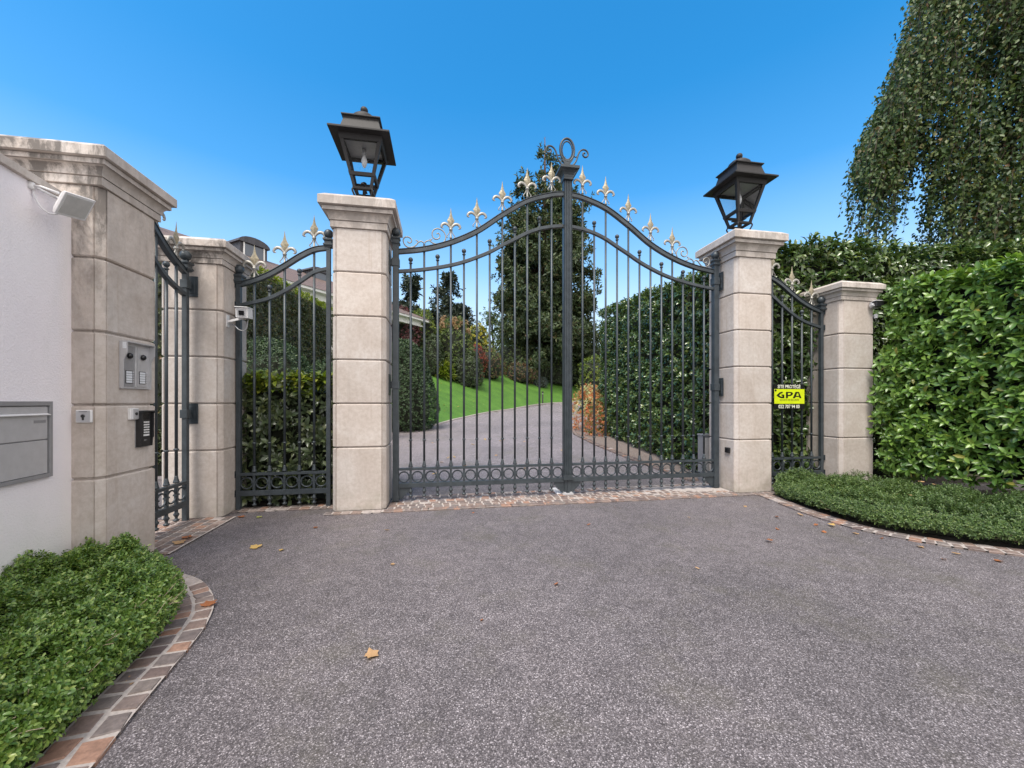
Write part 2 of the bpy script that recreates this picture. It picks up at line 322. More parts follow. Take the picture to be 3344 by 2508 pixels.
def build_leaves(name,groups,parent=None,core=None,extra=None):
    """groups: list of (P,ax,nr,L,W,full,material)"""
    vs=[];loops=[];starts=[];tots=[];mi=[];off=0;ls=0;mats=[]
    for (P,ax,nr,L,Wd,full,mt) in groups:
        if len(P)==0: continue
        if mt not in mats: mats.append(mt)
        V,F=leaf_arrays(P,ax,nr,L,Wd,full); n=len(P); k=V.shape[1]; vs.append(V.reshape(-1,3))
        base=off+np.arange(n)[:,None]*k
        fl=np.concatenate([base+np.array(f)[None,:] for f in F],1)
        sizes=np.tile(np.array([len(f) for f in F]),n)
        loops.append(fl.reshape(-1)); tots.append(sizes); mi.append(np.full(len(sizes),mats.index(mt)))
        off+=n*k
    if core is not None:
        cv,cf,mt=core
        if mt not in mats: mats.append(mt)
        cv=np.array(cv,float); vs.append(cv)
        loops.append(np.concatenate([np.array(f)+off for f in cf])); tots.append(np.array([len(f) for f in cf])); mi.append(np.full(len(cf),mats.index(mt))); off+=len(cv)
    vs=np.concatenate(vs); loops=np.concatenate(loops); tots=np.concatenate(tots); mi=np.concatenate(mi)
    starts=np.concatenate([[0],np.cumsum(tots)[:-1]])
    me=bpy.data.meshes.new(name); me.vertices.add(len(vs)); me.vertices.foreach_set('co',vs.reshape(-1))
    me.loops.add(len(loops)); me.loops.foreach_set('vertex_index',loops.astype(np.int32))
    me.polygons.add(len(tots)); me.polygons.foreach_set('loop_start',starts.astype(np.int32)); me.polygons.foreach_set('loop_total',tots.astype(np.int32))
    for mt in mats: me.materials.append(mt)
    me.polygons.foreach_set('material_index',mi.astype(np.int32)); me.polygons.foreach_set('use_smooth',np.ones(len(tots),bool))
    me.update(calc_edges=True); me.validate()
    return link(name,me,parent)
def rn(n,s=1.0): return rng.normal(0,s,(n,3))
def shoots(P,D,k,L,Wd,mat,stem=.0,tilt=(40,85),full=True,lv=.25):
    """leafy shoots: k leaves whorled round each shoot direction D from point P"""
    N=len(P); D=unit(D); ref=unit(np.cross(D,unit(rn(N)))); b=np.cross(D,ref); out=[]
    Ps=[];ax=[];nr=[];Ls=[];Ws=[]
    ph0=rng.uniform(0,2*PI,N)
    for j in range(k):
        ph=ph0+j*2.39996+rng.normal(0,.25,N); th=np.radians(lerp(tilt[1],tilt[0],j/max(1,k-1))+rng.normal(0,10,N))
        e=ref*np.cos(ph)[:,None]+b*np.sin(ph)[:,None]
        Ps.append(P+D*(stem*j/max(1,k-1))); ax.append(D*np.cos(th)[:,None]+e*np.sin(th)[:,None]); nr.append(D*np.sin(th)[:,None]-e*np.cos(th)[:,None])
        s=1+rng.uniform(-lv,lv,N); Ls.append(L*s); Ws.append(Wd*s)
    return (np.concatenate(Ps),np.concatenate(ax),np.concatenate(nr),np.concatenate(Ls),np.concatenate(Ws),full,mat)
def wob(P,amp,f=1.7,ph=0.0):
    x,y,z=P[:,0],P[:,1],P[:,2]
    return amp*(np.sin(f*x+1.3*f*z+ph)+.7*np.sin(2.3*f*y-1.7*f*z+ph*2)+.5*np.sin(3.9*f*(x+y)+3.1*f*z+1+ph))/2.2
def hedge(name,label,faces,dens,k,L,Wd,mat,depth=.14,stem=.05,up=.55,bumpa=.06,core=None,full=True,topmat=None,group=None,tilt=(40,85),out=.8,cat='hedge'):
    """faces: list of (origin,a,b,outward normal); leafy shoots are spread over them; core is a list of solid boxes/hulls behind, coloured dark for the inner shade"""
    gs=[]
    for fi,(o,a,b,nm) in enumerate(faces):
        o,a,b,nm=[np.array(q,float) for q in (o,a,b,nm)]
        area=np.linalg.norm(np.cross(a,b)); N=max(8,int(area*dens))
        P=o+rng.uniform(0,1,(N,1))*a+rng.uniform(0,1,(N,1))*b
        nm=nm/np.linalg.norm(nm)
        P=P+nm*(wob(P,bumpa)-rng.uniform(0,1,N)**1.6*depth)[:,None]
        D=nm[None,:]*out+np.array([[0,0,up]])+rn(N,.45)
        isnew=(nm[2]>.7) and topmat is not None
        gs.append(shoots(P,D,k,L,Wd,topmat if isnew else mat,stem,tilt,full))
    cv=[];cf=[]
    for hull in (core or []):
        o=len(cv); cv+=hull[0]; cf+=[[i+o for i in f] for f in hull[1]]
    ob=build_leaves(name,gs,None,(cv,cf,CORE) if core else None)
    return tag(ob,label,cat,group)
def prism(poly,z0,z1):
    n=len(poly); v=[(x,y,z0(x,y) if callable(z0) else z0) for x,y in poly]+[(x,y,z1(x,y) if callable(z1) else z1) for x,y in poly]
    f=[list(range(n-1,-1,-1)),list(range(n,2*n))]+[[i,(i+1)%n,n+(i+1)%n,n+i] for i in range(n)]
    return v,f
# ================================================================== SETTING
def grid_mesh(name,xs_fn,ys,nx,zoff,mat):
    vs=[];fs=[]
    for y in ys:
        a,b=xs_fn(y); X=np.linspace(a,b,nx); Z=hz(X,np.full(nx,y))+zoff
        vs+= [(float(x),float(y),float(z)) for x,z in zip(X,Z)]
    for i in range(len(ys)-1):
        for j in range(nx-1):
            a=i*nx+j; fs.append((a,a+1,a+nx+1,a+nx))
    me=bpy.data.meshes.new(name); me.from_pydata(vs,[],fs); me.materials.append(mat); me.polygons.foreach_set('use_smooth',[True]*len(fs)); me.update()
    return struct(link(name,me))
ys=list(np.arange(-60,5,5.0))+list(np.arange(5,60,.6))+list(np.arange(60,400,10))
grid_mesh('ground',lambda y:(-70-abs(y)*.8,70+abs(y)*.8),ys,180,-.05,GROUND)
def pl(pts,y):  # piecewise linear x(y)
    for (y0,x0),(y1,x1) in zip(pts[:-1],pts[1:]):
        if y<=y1: return lerp(x0,x1,max(0,(y-y0)/(y1-y0)))
    return pts[-1][1]
XL=[(-60,-14),(5.5,-9),(7,-8),(12.5,-8.5),(13.3,-5.6),(14.9,-3.6),(19.1,-2.5),(24.9,-.3),(33.3,4.2),(42,11.9),(48,18)]
XR=[(-60,14),(6.8,9),(7,3.15),(8.7,2.73),(11,2.3),(13.2,2.07),(15,2.25),(17.3,2.75),(21,3.3),(26.7,4.6),(33,8.5),(42,16),(48,24)]
grid_mesh('driveway',lambda y:(pl(XL,y),pl(XR,y)),[-60,-30,-10,-4]+list(np.arange(-3,6.1,.5))+[6.2,6.79,6.8,7.2],24,0,ASPH)
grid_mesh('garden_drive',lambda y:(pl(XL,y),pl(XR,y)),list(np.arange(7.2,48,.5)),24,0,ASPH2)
# lawn: strips parallel to the drive edge
def edge_samples():
    pts=cr([(x,y) for x,y in EDGE[1:7]],12); return pts
es=edge_samples(); vs=[];fs=[]; offs=[.03,.15,.4,.8,1.2,1.8,2.5,3.3,4.2,5.0,5.7]
for i,(x,y) in enumerate(es):
    a=es[max(0,i-1)];b=es[min(len(es)-1,i+1)]; dx,dy=b[0]-a[0],b[1]-a[1]; l=math.hypot(dx,dy); nx,ny=-dy/l,dx/l
    for o in offs:
        X,Y=x+nx*o,y+ny*o; vs.append((X,Y,hzf(X,Y)+.035))
k=len(offs)
for i in range(len(es)-1):
    for j in range(k-1): a=i*k+j; fs.append((a,a+k,a+k+1,a+1))
me=bpy.data.meshes.new('lawn'); me.from_pydata(vs,[],fs); me.materials.append(GRASS); me.polygons.foreach_set('use_smooth',[True]*len(fs)); struct(link('lawn',me))
# pale stone edging of the lawn
mb=MB()
for i in range(len(es)-1):
    x,y=es[i];x2,y2=es[i+1]; dx,dy=x2-x,y2-y;l=math.hypot(dx,dy);nx,ny=-dy/l*.05,dx/l*.05
    r=[[(px-nx,py-ny,hzf(px,py)-.03),(px+nx,py+ny,hzf(px,py)-.03),(px+nx,py+ny,hzf(px,py)+.06),(px-nx,py-ny,hzf(px,py)+.06)] for px,py in ((x,y),(lerp(x,x2,.985),lerp(y,y2,.985)))]
    mb.loft(r)
struct(link('lawn_edging',mb.mesh('lawn_edging',MORTAR)))
# cobbles
def cobble(mb,q,z,h):
    c=np.mean(q,0); ins=[np.array(p)+(c-np.array(p))*.13 for p in q]; j=lambda:random.uniform(-.003,.003)
    lo=[(p[0],p[1],z-.02) for p in q]; mid=[(p[0]+(c[0]-p[0])*.03,p[1]+(c[1]-p[1])*.03,z+h*.55) for p in q]; hi=[(p[0]+j(),p[1]+j(),z+h+random.uniform(-.002,.002)) for p in ins]
    mb.loft([lo,mid,hi],0,False,(False,True))
def cobble_strip(name,fn,nrows,rowlen,z=0.004,h=.014,gap=.1):
    """fn(s,t)->(x,y); s metres along, t metres across"""
    mb=MB(); w,wid=nrows; s_tot=rowlen
    for r in range(w):
        s=random.uniform(-.06,0)
        while s<s_tot:
            l=random.uniform(.085,.145); g=.0085
            t0,t1=r*wid+(g if r else .001),(r+1)*wid-g
            q=[fn(max(0,s+g),t0),fn(min(s_tot,s+l-g),t0),fn(min(s_tot,s+l-g),t1),fn(max(0,s+g),t1)]
            q=[(p[0]+random.uniform(-.007,.007),p[1]+random.uniform(-.007,.007)) for p in q]
            if s+l-g>0 and s+g<s_tot: cobble(mb,q,z+(hzf(*q[0]) if q[0][1]>6.2 else 0),h)
            s+=l
    return struct(link(name,mb.mesh(name,COB)))
def strip_sheet(name,fn,s_tot,t_tot,z,mat,n=40):
    vs=[];fs=[]
    for i in range(n+1):
        for t in (0,t_tot):
            x,y=fn(s_tot*i/n,t); vs.append((x,y,z+(hzf(x,y) if y>6.2 else 0)))
    for i in range(n): fs.append((2*i,2*i+2,2*i+3,2*i+1))
    me=bpy.data.meshes.new(name); me.from_pydata(vs,[],fs); me.materials.append(mat); return struct(link(name,me))
th=lambda s,t:tuple(W(.02+s if t>.17 else .02+s,-.16+t)[:2])
def thf(s,t): p=W(.70+s,-.16+t); return (p.x,p.y)
def thf0(s,t): p=W(-.06+s,-.17+t); return (p.x,p.y)
cobble_strip('cobble_threshold',thf,(8,.105),5.26); strip_sheet('threshold_mortar',thf,5.26,.85,.0125,MORTAR)
cobble_strip('cobble_threshold',thf0,(1,.12),6.8); strip_sheet('threshold_mortar',thf0,6.8,.13,.0125,MORTAR)
def thp(s,t): p=W(-1.98+t,-1.27+s); return (p.x,p.y)
cobble_strip('cobble_threshold',thp,(8,.107),1.22); strip_sheet('threshold_mortar',thp,1.22,.87,.0125,MORTAR)
def thq(s,t): p=W(-1.27+s,.16+t); return (p.x,p.y)
cobble_strip('cobble_threshold',thq,(2,.11),1.25); strip_sheet('threshold_mortar',thq,1.25,.24,.0125,MORTAR)
# curved cobble edgings (outer line in world metres)
LOUT=cr([(-3.05,3.40),(-2.72,3.27),(-2.5,3.16),(-2.3,3.0),(-2.14,2.83),(-2.02,2.64),(-1.93,2.44),(-1.86,2.22),(-1.80,2.02),(-1.74,1.82),(-1.68,1.64),(-1.64,1.5),(-1.60,1.2),(-1.58,.8),(-1.57,0),(-1.57,-2)],6)
ROUT=cr([(3.80,6.16),(3.77,5.7),(3.76,5.2),(3.80,4.78),(3.89,4.42),(4.06,4.16),(4.27,3.96),(4.5,3.80),(4.9,3.6),(5.4,3.42),(6.1,3.25),(7.5,3.05)],6)
def along(poly,side):
    P=[np.array(p) for p in poly]; S=[0]
    for a,b in zip(P[:-1],P[1:]): S.append(S[-1]+float(np.linalg.norm(b-a)))
    def fn(s,t):
        s=min(max(s,0),S[-1]-1e-6)
        i=max(j for j in range(len(S)-1) if S[j]<=s); f=(s-S[i])/(S[i+1]-S[i]); p=P[i]+(P[i+1]-P[i])*f
        a=P[max(0,i-1)];b=P[min(len(P)-1,i+2)]; d=b-a; d/=np.linalg.norm(d); n_=np.array([-d[1],d[0]])*side
        q=p+n_*t; return (float(q[0]),float(q[1]))
    return fn,S[-1]
lf,LS=along(LOUT,-1); rf,RS=along(ROUT,1)
cobble_strip('cobble_edging',lf,(2,.116),LS,h=.018); strip_sheet('edging_mortar',lf,LS,.231,.0165,MORTAR,90)
cobble_strip('cobble_edging',rf,(2,.108),RS,h=.018); strip_sheet('edging_mortar',rf,RS,.215,.0165,MORTAR,70)
def flat(name,poly,z,mat):
    me=bpy.data.meshes.new(name); me.from_pydata([(x,y,z) for x,y in poly],[],[list(range(len(poly)))]); me.materials.append(mat); return struct(link(name,me))
LIN=[lf(s,.225) for s in np.linspace(0.05,LS,50)]; RIN=[rf(s,.215) for s in np.linspace(0.05,RS,40)]
flat('planting_bed',LIN+[(-3.4,-2),(-4,0),(-3.6,3.5)],.005,SOIL)
flat('planting_bed',RIN+[(9,3.3),(12,6),(11,8.4),(6.5,7.0),tuple(W(6.66,.4)[:2]),tuple(W(6.66,0)[:2])],.005,SOIL)
flat('planting_bed',[tuple(W(*p)[:2]) for p in ((-2.3,.42),(.05,.42),(.05,1.6),(-2.3,2.2))],.03,SOIL)
# gravel bed and its cobble kerb along the right of the garden drive
vs=[];fs=[];gy=list(np.arange(7.2,22,.4))
for y in gy:
    x=pl(XR,y)+.02
    for j in range(4): xx=x+j*.6; vs.append((xx,y,hzf(xx,y)+.012))
for i in range(len(gy)-1):
    for j in range(3): a=i*4+j; fs.append((a,a+1,a+5,a+4))
me=bpy.data.meshes.new('gravel_bed'); me.from_pydata(vs,[],fs); me.materials.append(LITTER); struct(link('gravel_bed',me))
gk,GS=along([(pl(XR,y),y) for y in np.arange(7.0,24,.5)],-1)
cobble_strip('cobble_edging',gk,(2,.10),GS,z=.02,h=.02)
# ================================================================== PILLARS
def pil_sec(h,c=.044,d=.014,w=.014):
    q=[(h,h-c-w),(h-d,h-c-w/2),(h-.001,h-c),(h-c,h-.001),(h-c-w/2,h-d),(h-c-w,h)]
    out=[]
    for k in range(4):
        ca,sa=[(1,0),(0,1),(-1,0),(0,-1)][k]
        out+= [(x*ca-y*sa,x*sa+y*ca) for x,y in q]
    return out
def pillar(label,u0,n0,joints,top,mats,wd=.68,kx=1.0,kz=1.0):
    t=thing('stone_pillar',label,'pillar',W(u0+wd/2,n0+wd/2),A,'limestone pillars of the gateway')
    h=wd/2; mb=MB()
    js=[0]+joints+[top]
    for a,b in zip(js[:-1],js[1:]):
        lo=a+(.0075 if a>0 else 0); hi=b-(.0075 if b<top else 0)
        r=[]
        for z,i in ((lo,.010),(lo+.011,0),(hi-.011,0),(hi,.010)): r.append([(x,y,z) for x,y in pil_sec(h-i)])
        mb.loft(r)
    mb.loft([[(x,y,z) for x,y in pil_sec(h-.024)] for z in (.02,top-.01)],0)
    link('shaft',mb.mesh('shaft',mats[0]),t)
    pr=[(h-.05,0),(h+.018,.0),(h+.020,.002),(h+.020,.082),(h+.006,.084),(h+.006,.089),(h+.030,.091)]
    for i in range(1,9):
        a=i/8*PI/2; pr.append((h+.030+.058*(1-math.cos(a)),.090+.092*math.sin(a)))
    pr+=[(h+.074,.183),(h+.074,.188),(h+.098,.190),(h+.098,.238),(h+.084,.240),(h+.084,.246),(h+.136,.248),(h+.140,.251),(h+.140,.352),(h+.134,.358),(h+.075,.402),(h+.06,.408)]
    mb=MB(); mb.sq([(h+(a-h)*kx,top+z*kz) for a,z in pr]); link('capital',mb.mesh('capital',mats[1]),t)
    return t
J4=[.84,1.42,2.0,2.58]
P1U=-1.215; P3U=-1.28
pillar('weathered limestone pillar joined to the white wall, carrying the intercom and black keypad',P1U-.63,-1.88,J4,3.145,(STONE_W,STONE_W),.63,.71,.74)
pillar('short limestone pillar with the white security camera on its side',P3U-.68,-.04,J4,3.155,(STONE_M,STONE_W),.68,.71,.74)
pillar('tall limestone pillar under the lantern, left of the double gate',0,0,J4+[3.16],3.735,(STONE,STONE_M))
pillar('tall limestone pillar under the lantern, right of the double gate',5.98,0,J4+[3.16],3.735,(STONE,STONE_M))
pillar('short grey limestone pillar half swallowed by the bright laurel hedge',7.95,0,J4,3.14,(STONE,STONE_M),.68,.71,.74)
# ================================================================== IRONWORK
BLADE=None
def fleur_meshes():
    mb=MB()
    out=[(.004,.165),(.013,.166),(.022,.19),(.038,.222),(.056,.258),(.040,.285),(.024,.315),(.013,.36),(.006,.41),(.001,.446)]
    for sgn in (1,-1):
        pass
    rings=[[(w,0,z),(0,-.016*min(1,w/.03),z),(-w,0,z),(0,.016*min(1,w/.03),z)] for w,z in out[1:]]
    mb.loft(rings); blade=mb.mesh('blade',GOLD)
    mb=MB()
    for s in (1,-1):
        c=cr([(s*.006,0,.135),(s*.016,0,.165),(s*.045,0,.198),(s*.085,0,.212),(s*.120,0,.196),(s*.136,0,.165),(s*.124,0,.146),(s*.106,0,.150)],5)
        n=len(c); mb.tube(c,[.012+.010*math.sin(PI*min(1,i/n*1.15)) if i<n*.8 else .012*(1-(i-n*.8)/(n*.2)*.6) for i in range(n)],8,0,flat=.55)
        c=cr([(s*.014,0,.118),(s*.020,0,.09),(s*.036,0,.058),(s*.058,0,.030),(s*.056,0,.013),(s*.042,0,.010)],4)
        mb.tube(c,.0065,6)
    mb.lathe([(.013,.0),(.020,.002),(.020,.012),(.012,.016),(.013,.10),(.020,.112),(.027,.120),(.027,.134),(.018,.142),(.012,.170)],n=10)
    return blade,mb.mesh('fleur_finial',PALE)
BLADE,FLEUR=fleur_meshes()
def ring_mesh(r=.073):
    mb=MB(); mb.tube([(r*math.cos(a),0,r*math.sin(a)) for a in np.linspace(0,2*PI,20,endpoint=False)],.0105,8,0,True); return mb.mesh('ring',IRON)
RING=ring_mesh()
def ballm():
    mb=MB(); mb.lathe([(.010,-.062),(.026,-.056),(.026,-.046),(.014,-.040),(.014,-.030),(.022,-.026)],n=12); mb.ball((0,0,0),.0335,14); return mb.mesh('ball_finial',IRON)
BALL=ballm()
def postballm():
    mb=MB(); mb.sq([(.041,-.19),(.041,-.185),(.060,-.165),(.060,-.150),(.046,-.140),(.046,-.115),(.062,-.098),(.062,-.080),(.030,-.068),(.022,-.05)]); mb.ball((0,0,0),.062,16); return mb.mesh('post_finial',IRON)
PBALL=postballm()
BARC={}
def bar_mesh(ztop,r=.0155,foot=True,zmid=.49,zlow=.245,zb=.89):
    key=(round(ztop,3),foot,zmid)
    if key in BARC: return BARC[key]
    mb=MB(); z0=zlow-.165 if foot else .05
    mb.lathe([(r,zmid+.05),(r,ztop)],n=10)
    mb.lathe([(.031,zmid+.016),(.031,zmid+.03),(.026,zmid+.036),(.026,zmid+.046),(.021,zmid+.062),(.018,zmid+.085),(r,zmid+.095)],n=12)
    mb.lathe([(r,zb-.012),(.026,zb-.004),(.026,zb+.006),(r,zb+.014)],n=12)
    mb.box(-.0155,.0155,-.0155,.0155,zlow,zmid)
    mb.box(-.033,.033,-.017,.017,.356,.374)
    if foot:
        mb.lathe([(.001,zlow-.178),(.020,zlow-.172),(.031,zlow-.156),(.031,zlow-.150),(.016,zlow-.146),(.014,zlow-.125),(.022,zlow-.105),(.030,zlow-.092),(.030,zlow-.085),(.018,zlow-.070),(.0155,zlow-.02)],n=12)
    me=mb.mesh('bar',IRON); BARC[key]=me; return me
def rail(name,parent,prof,sec): mb=MB(); mb.sweep(prof,sec); return link(name,mb.mesh(name,IRON),parent,bev=.002)
SEC_TOP=[(-.030,-.030),(.030,-.030),(.030,.014),(.020,.018),(.020,.024),(.034,.028),(.034,.036),(-.034,.036),(-.034,.028),(-.020,.024),(-.020,.018),(-.030,.014)]
SEC_LOW=[(-.026,-.022),(.026,-.022),(.026,.022),(-.026,.022)]
TOPP=[(-.02,3.58),(.03,3.588),(.39,3.648),(.77,3.768),(1.16,3.962),(1.54,4.236),(1.925,4.478),(2.30,4.605),(2.52,4.640)]
LOWP=[(-.02,3.30),(.03,3.308),(.206,3.328),(.39,3.357),(.58,3.394),(.77,3.440),(.966,3.502),(1.16,3.582),(1.353,3.674),(1.54,3.784),(1.73,3.890),(1.92,3.997),(2.11,4.074),(2.30,4.121),(2.52,4.150)]
def interp(P,x):
    C=cr(P,10)
    for a,b in zip(C[:-1],C[1:]):
        if a[0]<=x<=b[0]: return lerp(a[1],b[1],(x-a[0])/(b[0]-a[0]+1e-9))
    return C[-1][1] if x>C[-1][0] else C[0][1]
def leaf(label,uh,sg,central):
    t=thing('gate_leaf',label,'gate',W(uh,.34),A,'leaves of the double driveway gate')
    mb=MB(); mb.box(-.042,.042,-.042,.042,.05,3.70); mb.box(-.046,.046,-.046,.046,.03,.10); mb.lathe([(.03,.0),(.03,.04)],n=12); p=link('hinge_post',mb.mesh('hinge_post',IRON),t,bev=.003)
    link('post_finial',PBALL,p,(0,0,3.865))
    rail('top_rail',t,[(sg*x,0,z) for x,z in cr(TOPP,6)],SEC_TOP)
    rail('arched_rail',t,[(sg*x,0,z) for x,z in cr(LOWP,6)],SEC_LOW)
    for nm,z,hh,d in (('middle_rail',.478,.017,.028),('bottom_rail',.245,.032,.027)):
        mb=MB(); mb.box(min(0,sg*2.5)+.001,max(0,sg*2.5)-.001,-d,d,z-hh,z+hh); link(nm,mb.mesh(nm,IRON),t,bev=.002)
    for i in range(12):
        d=.206+.1905*i; tall=i%2==1
        zt=(interp(TOPP,d)+.075) if tall else interp(LOWP,d)+.125
        b=link('bar',bar_mesh(zt),t,(sg*d,0,0))
        if not tall: link('ball_finial',BALL,b,(0,0,zt+.035))
        elif i>1:
            f=link('fleur_finial',FLEUR,t,(sg*d,0,zt-.01)); link('blade',BLADE,f)
    for i in range(13):
        d=.206+.1905*i-.0953; link('ring',RING,t,(sg*d,0,.365))
    # stepped corner brackets
    for nm,dirn,x0 in (('corner_bracket',1,.042),('corner_bracket',-1,2.5)):
        st=[(0,.215),(.165,.215),(.165,.17),(.14,.165),(.13,.135),(.105,.13),(.095,.105),(.07,.095),(.055,.06),(.03,.045),(0,.045)] 
        poly=[(sg*(x0+dirn*x),z) for x,z in st]; mb=MB()
        n=len(poly); mb.add([(x,-.012,z) for x,z in poly]+[(x,.012,z) for x,z in poly],[list(range(n)),list(range(2*n-1,n-1,-1))]+[[i,(i+1)%n,n+(i+1)%n,n+i] for i in range(n)])
        link(nm,mb.mesh(nm,IRON),t)
    mb=MB(); a,b=sorted((sg*2.50,sg*2.547)); mb.box(a,b,-.030,.030,.045,4.62); link('meeting_stile',mb.mesh('meeting_stile',IRON),t)
    # S-scroll
    z0=3.648; f=lambda px,py:(sg*(.39+(px-430)*.001306),0,z0+(1372-py)*.001306)
    A1=[(432,1302),(405,1285),(375,1296),(350,1325),(318,1352),(270,1360),(230,1340),(210,1295),(222,1258),(255,1245),(288,1260),(300,1285),(290,1306),(268,1310),(256,1296)]
    A2=[(440,1302),(455,1282),(490,1270),(520,1290),(560,1303),(610,1300),(648,1275),(670,1225),(655,1170),(620,1140),(575,1130),(535,1152),(520,1195),(535,1235),(565,1250),(597,1235),(606,1205),(590,1182),(570,1190)]
    mb=MB()
    for c,ext in ((A1,[(372,1296),(352,1275),(345,1285)]),(A2,[(520,1245),(508,1265),(494,1252)])):
        mb.tube(cr([f(*p) for p in c],5),.0095,6); mb.tube(cr([f(*p) for p in ext],4),[.008]*4+[.006]*(len(cr([f(*p) for p in ext],4))-4),6)
    link('scroll_ornament',mb.mesh('scroll_ornament',PALE),t)
    # hinges: clasp round the post and plate on the pillar
    for z in (3.43,1.685):
        mb=MB(); mb.box(-.052,.052,-.052,.052,z-.055,z+.055); a,b=sorted((-sg*.04,-sg*.092)); mb.box(a,b,-.022,.022,z-.045,z+.045)
        a,b=sorted((-sg*.078,-sg*.09)); mb.box(a,b,-.085,.085,z-.15,z+.15); a,b=sorted((-sg*.072,-sg*.08)); mb.box(a,b,-.055,.055,z-.11,z+.11)
        link('hinge',mb.mesh('hinge',IRON),t,bev=.003)
    if central:
        x=2.55; mb=MB()
        sec=[(-.066,.04),(-.066,-.03)]
        n=5
        for i in range(n):
            w=.132/n; xa=-.066+w*i
            sec+=[(xa+.004,-.055),(xa+w*.3,-.052),(xa+w*.5,-.044),(xa+w*.7,-.052),(xa+w-.004,-.055)]
        sec+=[(.066,-.03),(.066,.04)]
        mb.loft([[(x+a,b,z) for a,b in sec] for z in (.30,4.86)])
        mb.box(x-.075,x+.075,-.065,.045,.25,.30); mb.box(x-.070,x+.070,-.062,.045,.30,.325)
        col=link('fluted_column',mb.mesh('fluted_column',IRON),t)
        mb=MB(); mb.sq([(.070,4.83),(.078,4.835),(.078,4.86),(.070,4.865),(.076,4.90),(.092,4.93),(.118,4.955),(.146,4.968),(.150,4.972),(.150,5.012),(.140,5.018)],x,-.008); link('capital',mb.mesh('capital',IRON),col,bev=.002)
        mb=MB(); k=.001417; X=lambda px:x+(px-1177)*k; Z=lambda py:5.513-(py-150)*k
        mb.tube([(x+.112*math.cos(a),0,5.325+.177*math.sin(a)) for a in np.linspace(0,2*PI,32,endpoint=False)],.0175,8,0,True)
        mb.loft([[(x+s*w,-.014,z) for s in (-1,1)]+[(x+s*w,.014,z) for s in (1,-1)] for w,z in ((.042,5.01),(.036,5.05),(.040,5.10),(.062,5.135),(.090,5.175))])
        for s in (1,-1):
            c=[(1145,465),(1110,440),(1080,400),(1062,355),(1048,310),(1025,275),(990,258),(955,268),(938,300),(950,332),(978,338),(997,318),(990,296),(970,298)]
            mb.tube(cr([(x+s*(X(px)-x),0,Z(py)) for px,py in c],5),.0130,7); mb.tube([(x+s*(X(px)-x),0,Z(py)) for px,py in ((1068,345),(1085,352),(1100,340))],.009,6)
        oo=link('oval_ornament',mb.mesh('oval_ornament',IRON),col)
        mb=MB()
        for a in np.linspace(0,2*PI,44,endpoint=False): mb.ball((x+.082*math.cos(a),0,5.318+.140*math.sin(a)),.0115,8)
        link('beaded_oval',mb.mesh('beaded_oval',IRON),oo)
    return t
leaf('left leaf of the wrought-iron double gate, with the fluted post and oval crest',.77,1,True)
leaf('right leaf of the wrought-iron double gate, beside the laurel hedge',5.87,-1,False)
PT=[(0,3.0),(.196,3.068),(.383,3.161),(.569,3.284),(.757,3.422),(.941,3.526),(1.125,3.567)]
PLW=[(0,2.725),(.196,2.777),(.383,2.841),(.569,2.947),(.757,3.083),(.941,3.221),(1.125,3.283)]
def panel(name,label,cat,loc,rz,L,foot,hinged=False,group=None):
    t=thing(name,label,cat,loc,rz,group); k=L/1.125
    mb=MB(); mb.box(-.027,.027,-.027,.027,.0,3.06); p=link('post',mb.mesh('post',IRON),t,bev=.003); link('post_finial',PBALL,p,(0,0,3.205))
    mb=MB(); mb.box(L-.027,L+.027,-.027,.027,.0,3.62 if not hinged else 3.58); p=link('post',mb.mesh('post',IRON),t,bev=.003)
    if not hinged: link('post_finial',PBALL,p,(L,0,3.76))
    rail('top_rail',t,[(x*k,0,z) for x,z in cr(PT,6)],SEC_TOP); rail('arched_rail',t,[(x*k,0,z) for x,z in cr(PLW,6)],SEC_LOW)
    for nm,z,hh,d in (('middle_rail',.478,.018,.028),('bottom_rail',.225,.034,.027)):
        mb=MB(); mb.box(.02,L-.02,-d,d,z-hh,z+hh); link(nm,mb.mesh(nm,IRON),t,bev=.002)
    for i in range(5):
        d=L/6*(i+1); tall=i%2==0; dd=d/k
        zt=(interp(PT,dd)+.045) if tall else interp(PLW,dd)+.115
        b=link('bar',bar_mesh(zt,r=.0165,foot=True,zlow=.225),t,(d,0,0))
        if tall and not (hinged and i==4): f=link('fleur_finial',FLEUR,t,(d,0,zt-.008)); link('blade',BLADE,f)
        elif not tall: link('ball_finial',BALL,b,(0,0,zt+.034))
    for i in range(6): link('ring',RING,t,(L/6*(i+.5),0,.357))
    zs=(2.73,3.0,.478,.225) if not hinged else ()
    for z in zs:
        mb=MB(); mb.box(-.05,-.02,-.012,.012,z-.018,z+.018); mb.box(-.053,-.040,-.032,.032,z-.045,z+.045); link('wall_bracket',mb.mesh('wall_bracket',IRON),t)
    if hinged:
        for z in (2.86,1.3):
            mb=MB(); mb.box(-.04,.04,-.04,.04,z-.05,z+.05); mb.box(-.09,-.03,-.018,.018,z-.04,z+.04); mb.box(-.097,-.085,-.085,.085,z-.125,z+.125); mb.box(-.088,-.080,-.055,.055,z-.09,z+.09); link('hinge',mb.mesh('hinge',IRON),t,bev=.003)
    return t
panel('fence_panel','iron railing panel with rising curved top, between the camera pillar and left lantern pillar','fence',W(-1.24,.30),A,1.12,True)
panel('fence_panel','iron railing panel overgrown by dark laurel behind the yellow and black notice','fence',W(7.89,.30),A+PI,1.17,True)
panel('pedestrian_gate','narrow iron side gate half hidden behind the intercom pillar','gate',W(-1.62,-.14),A-PI/2,1.0,True,True)
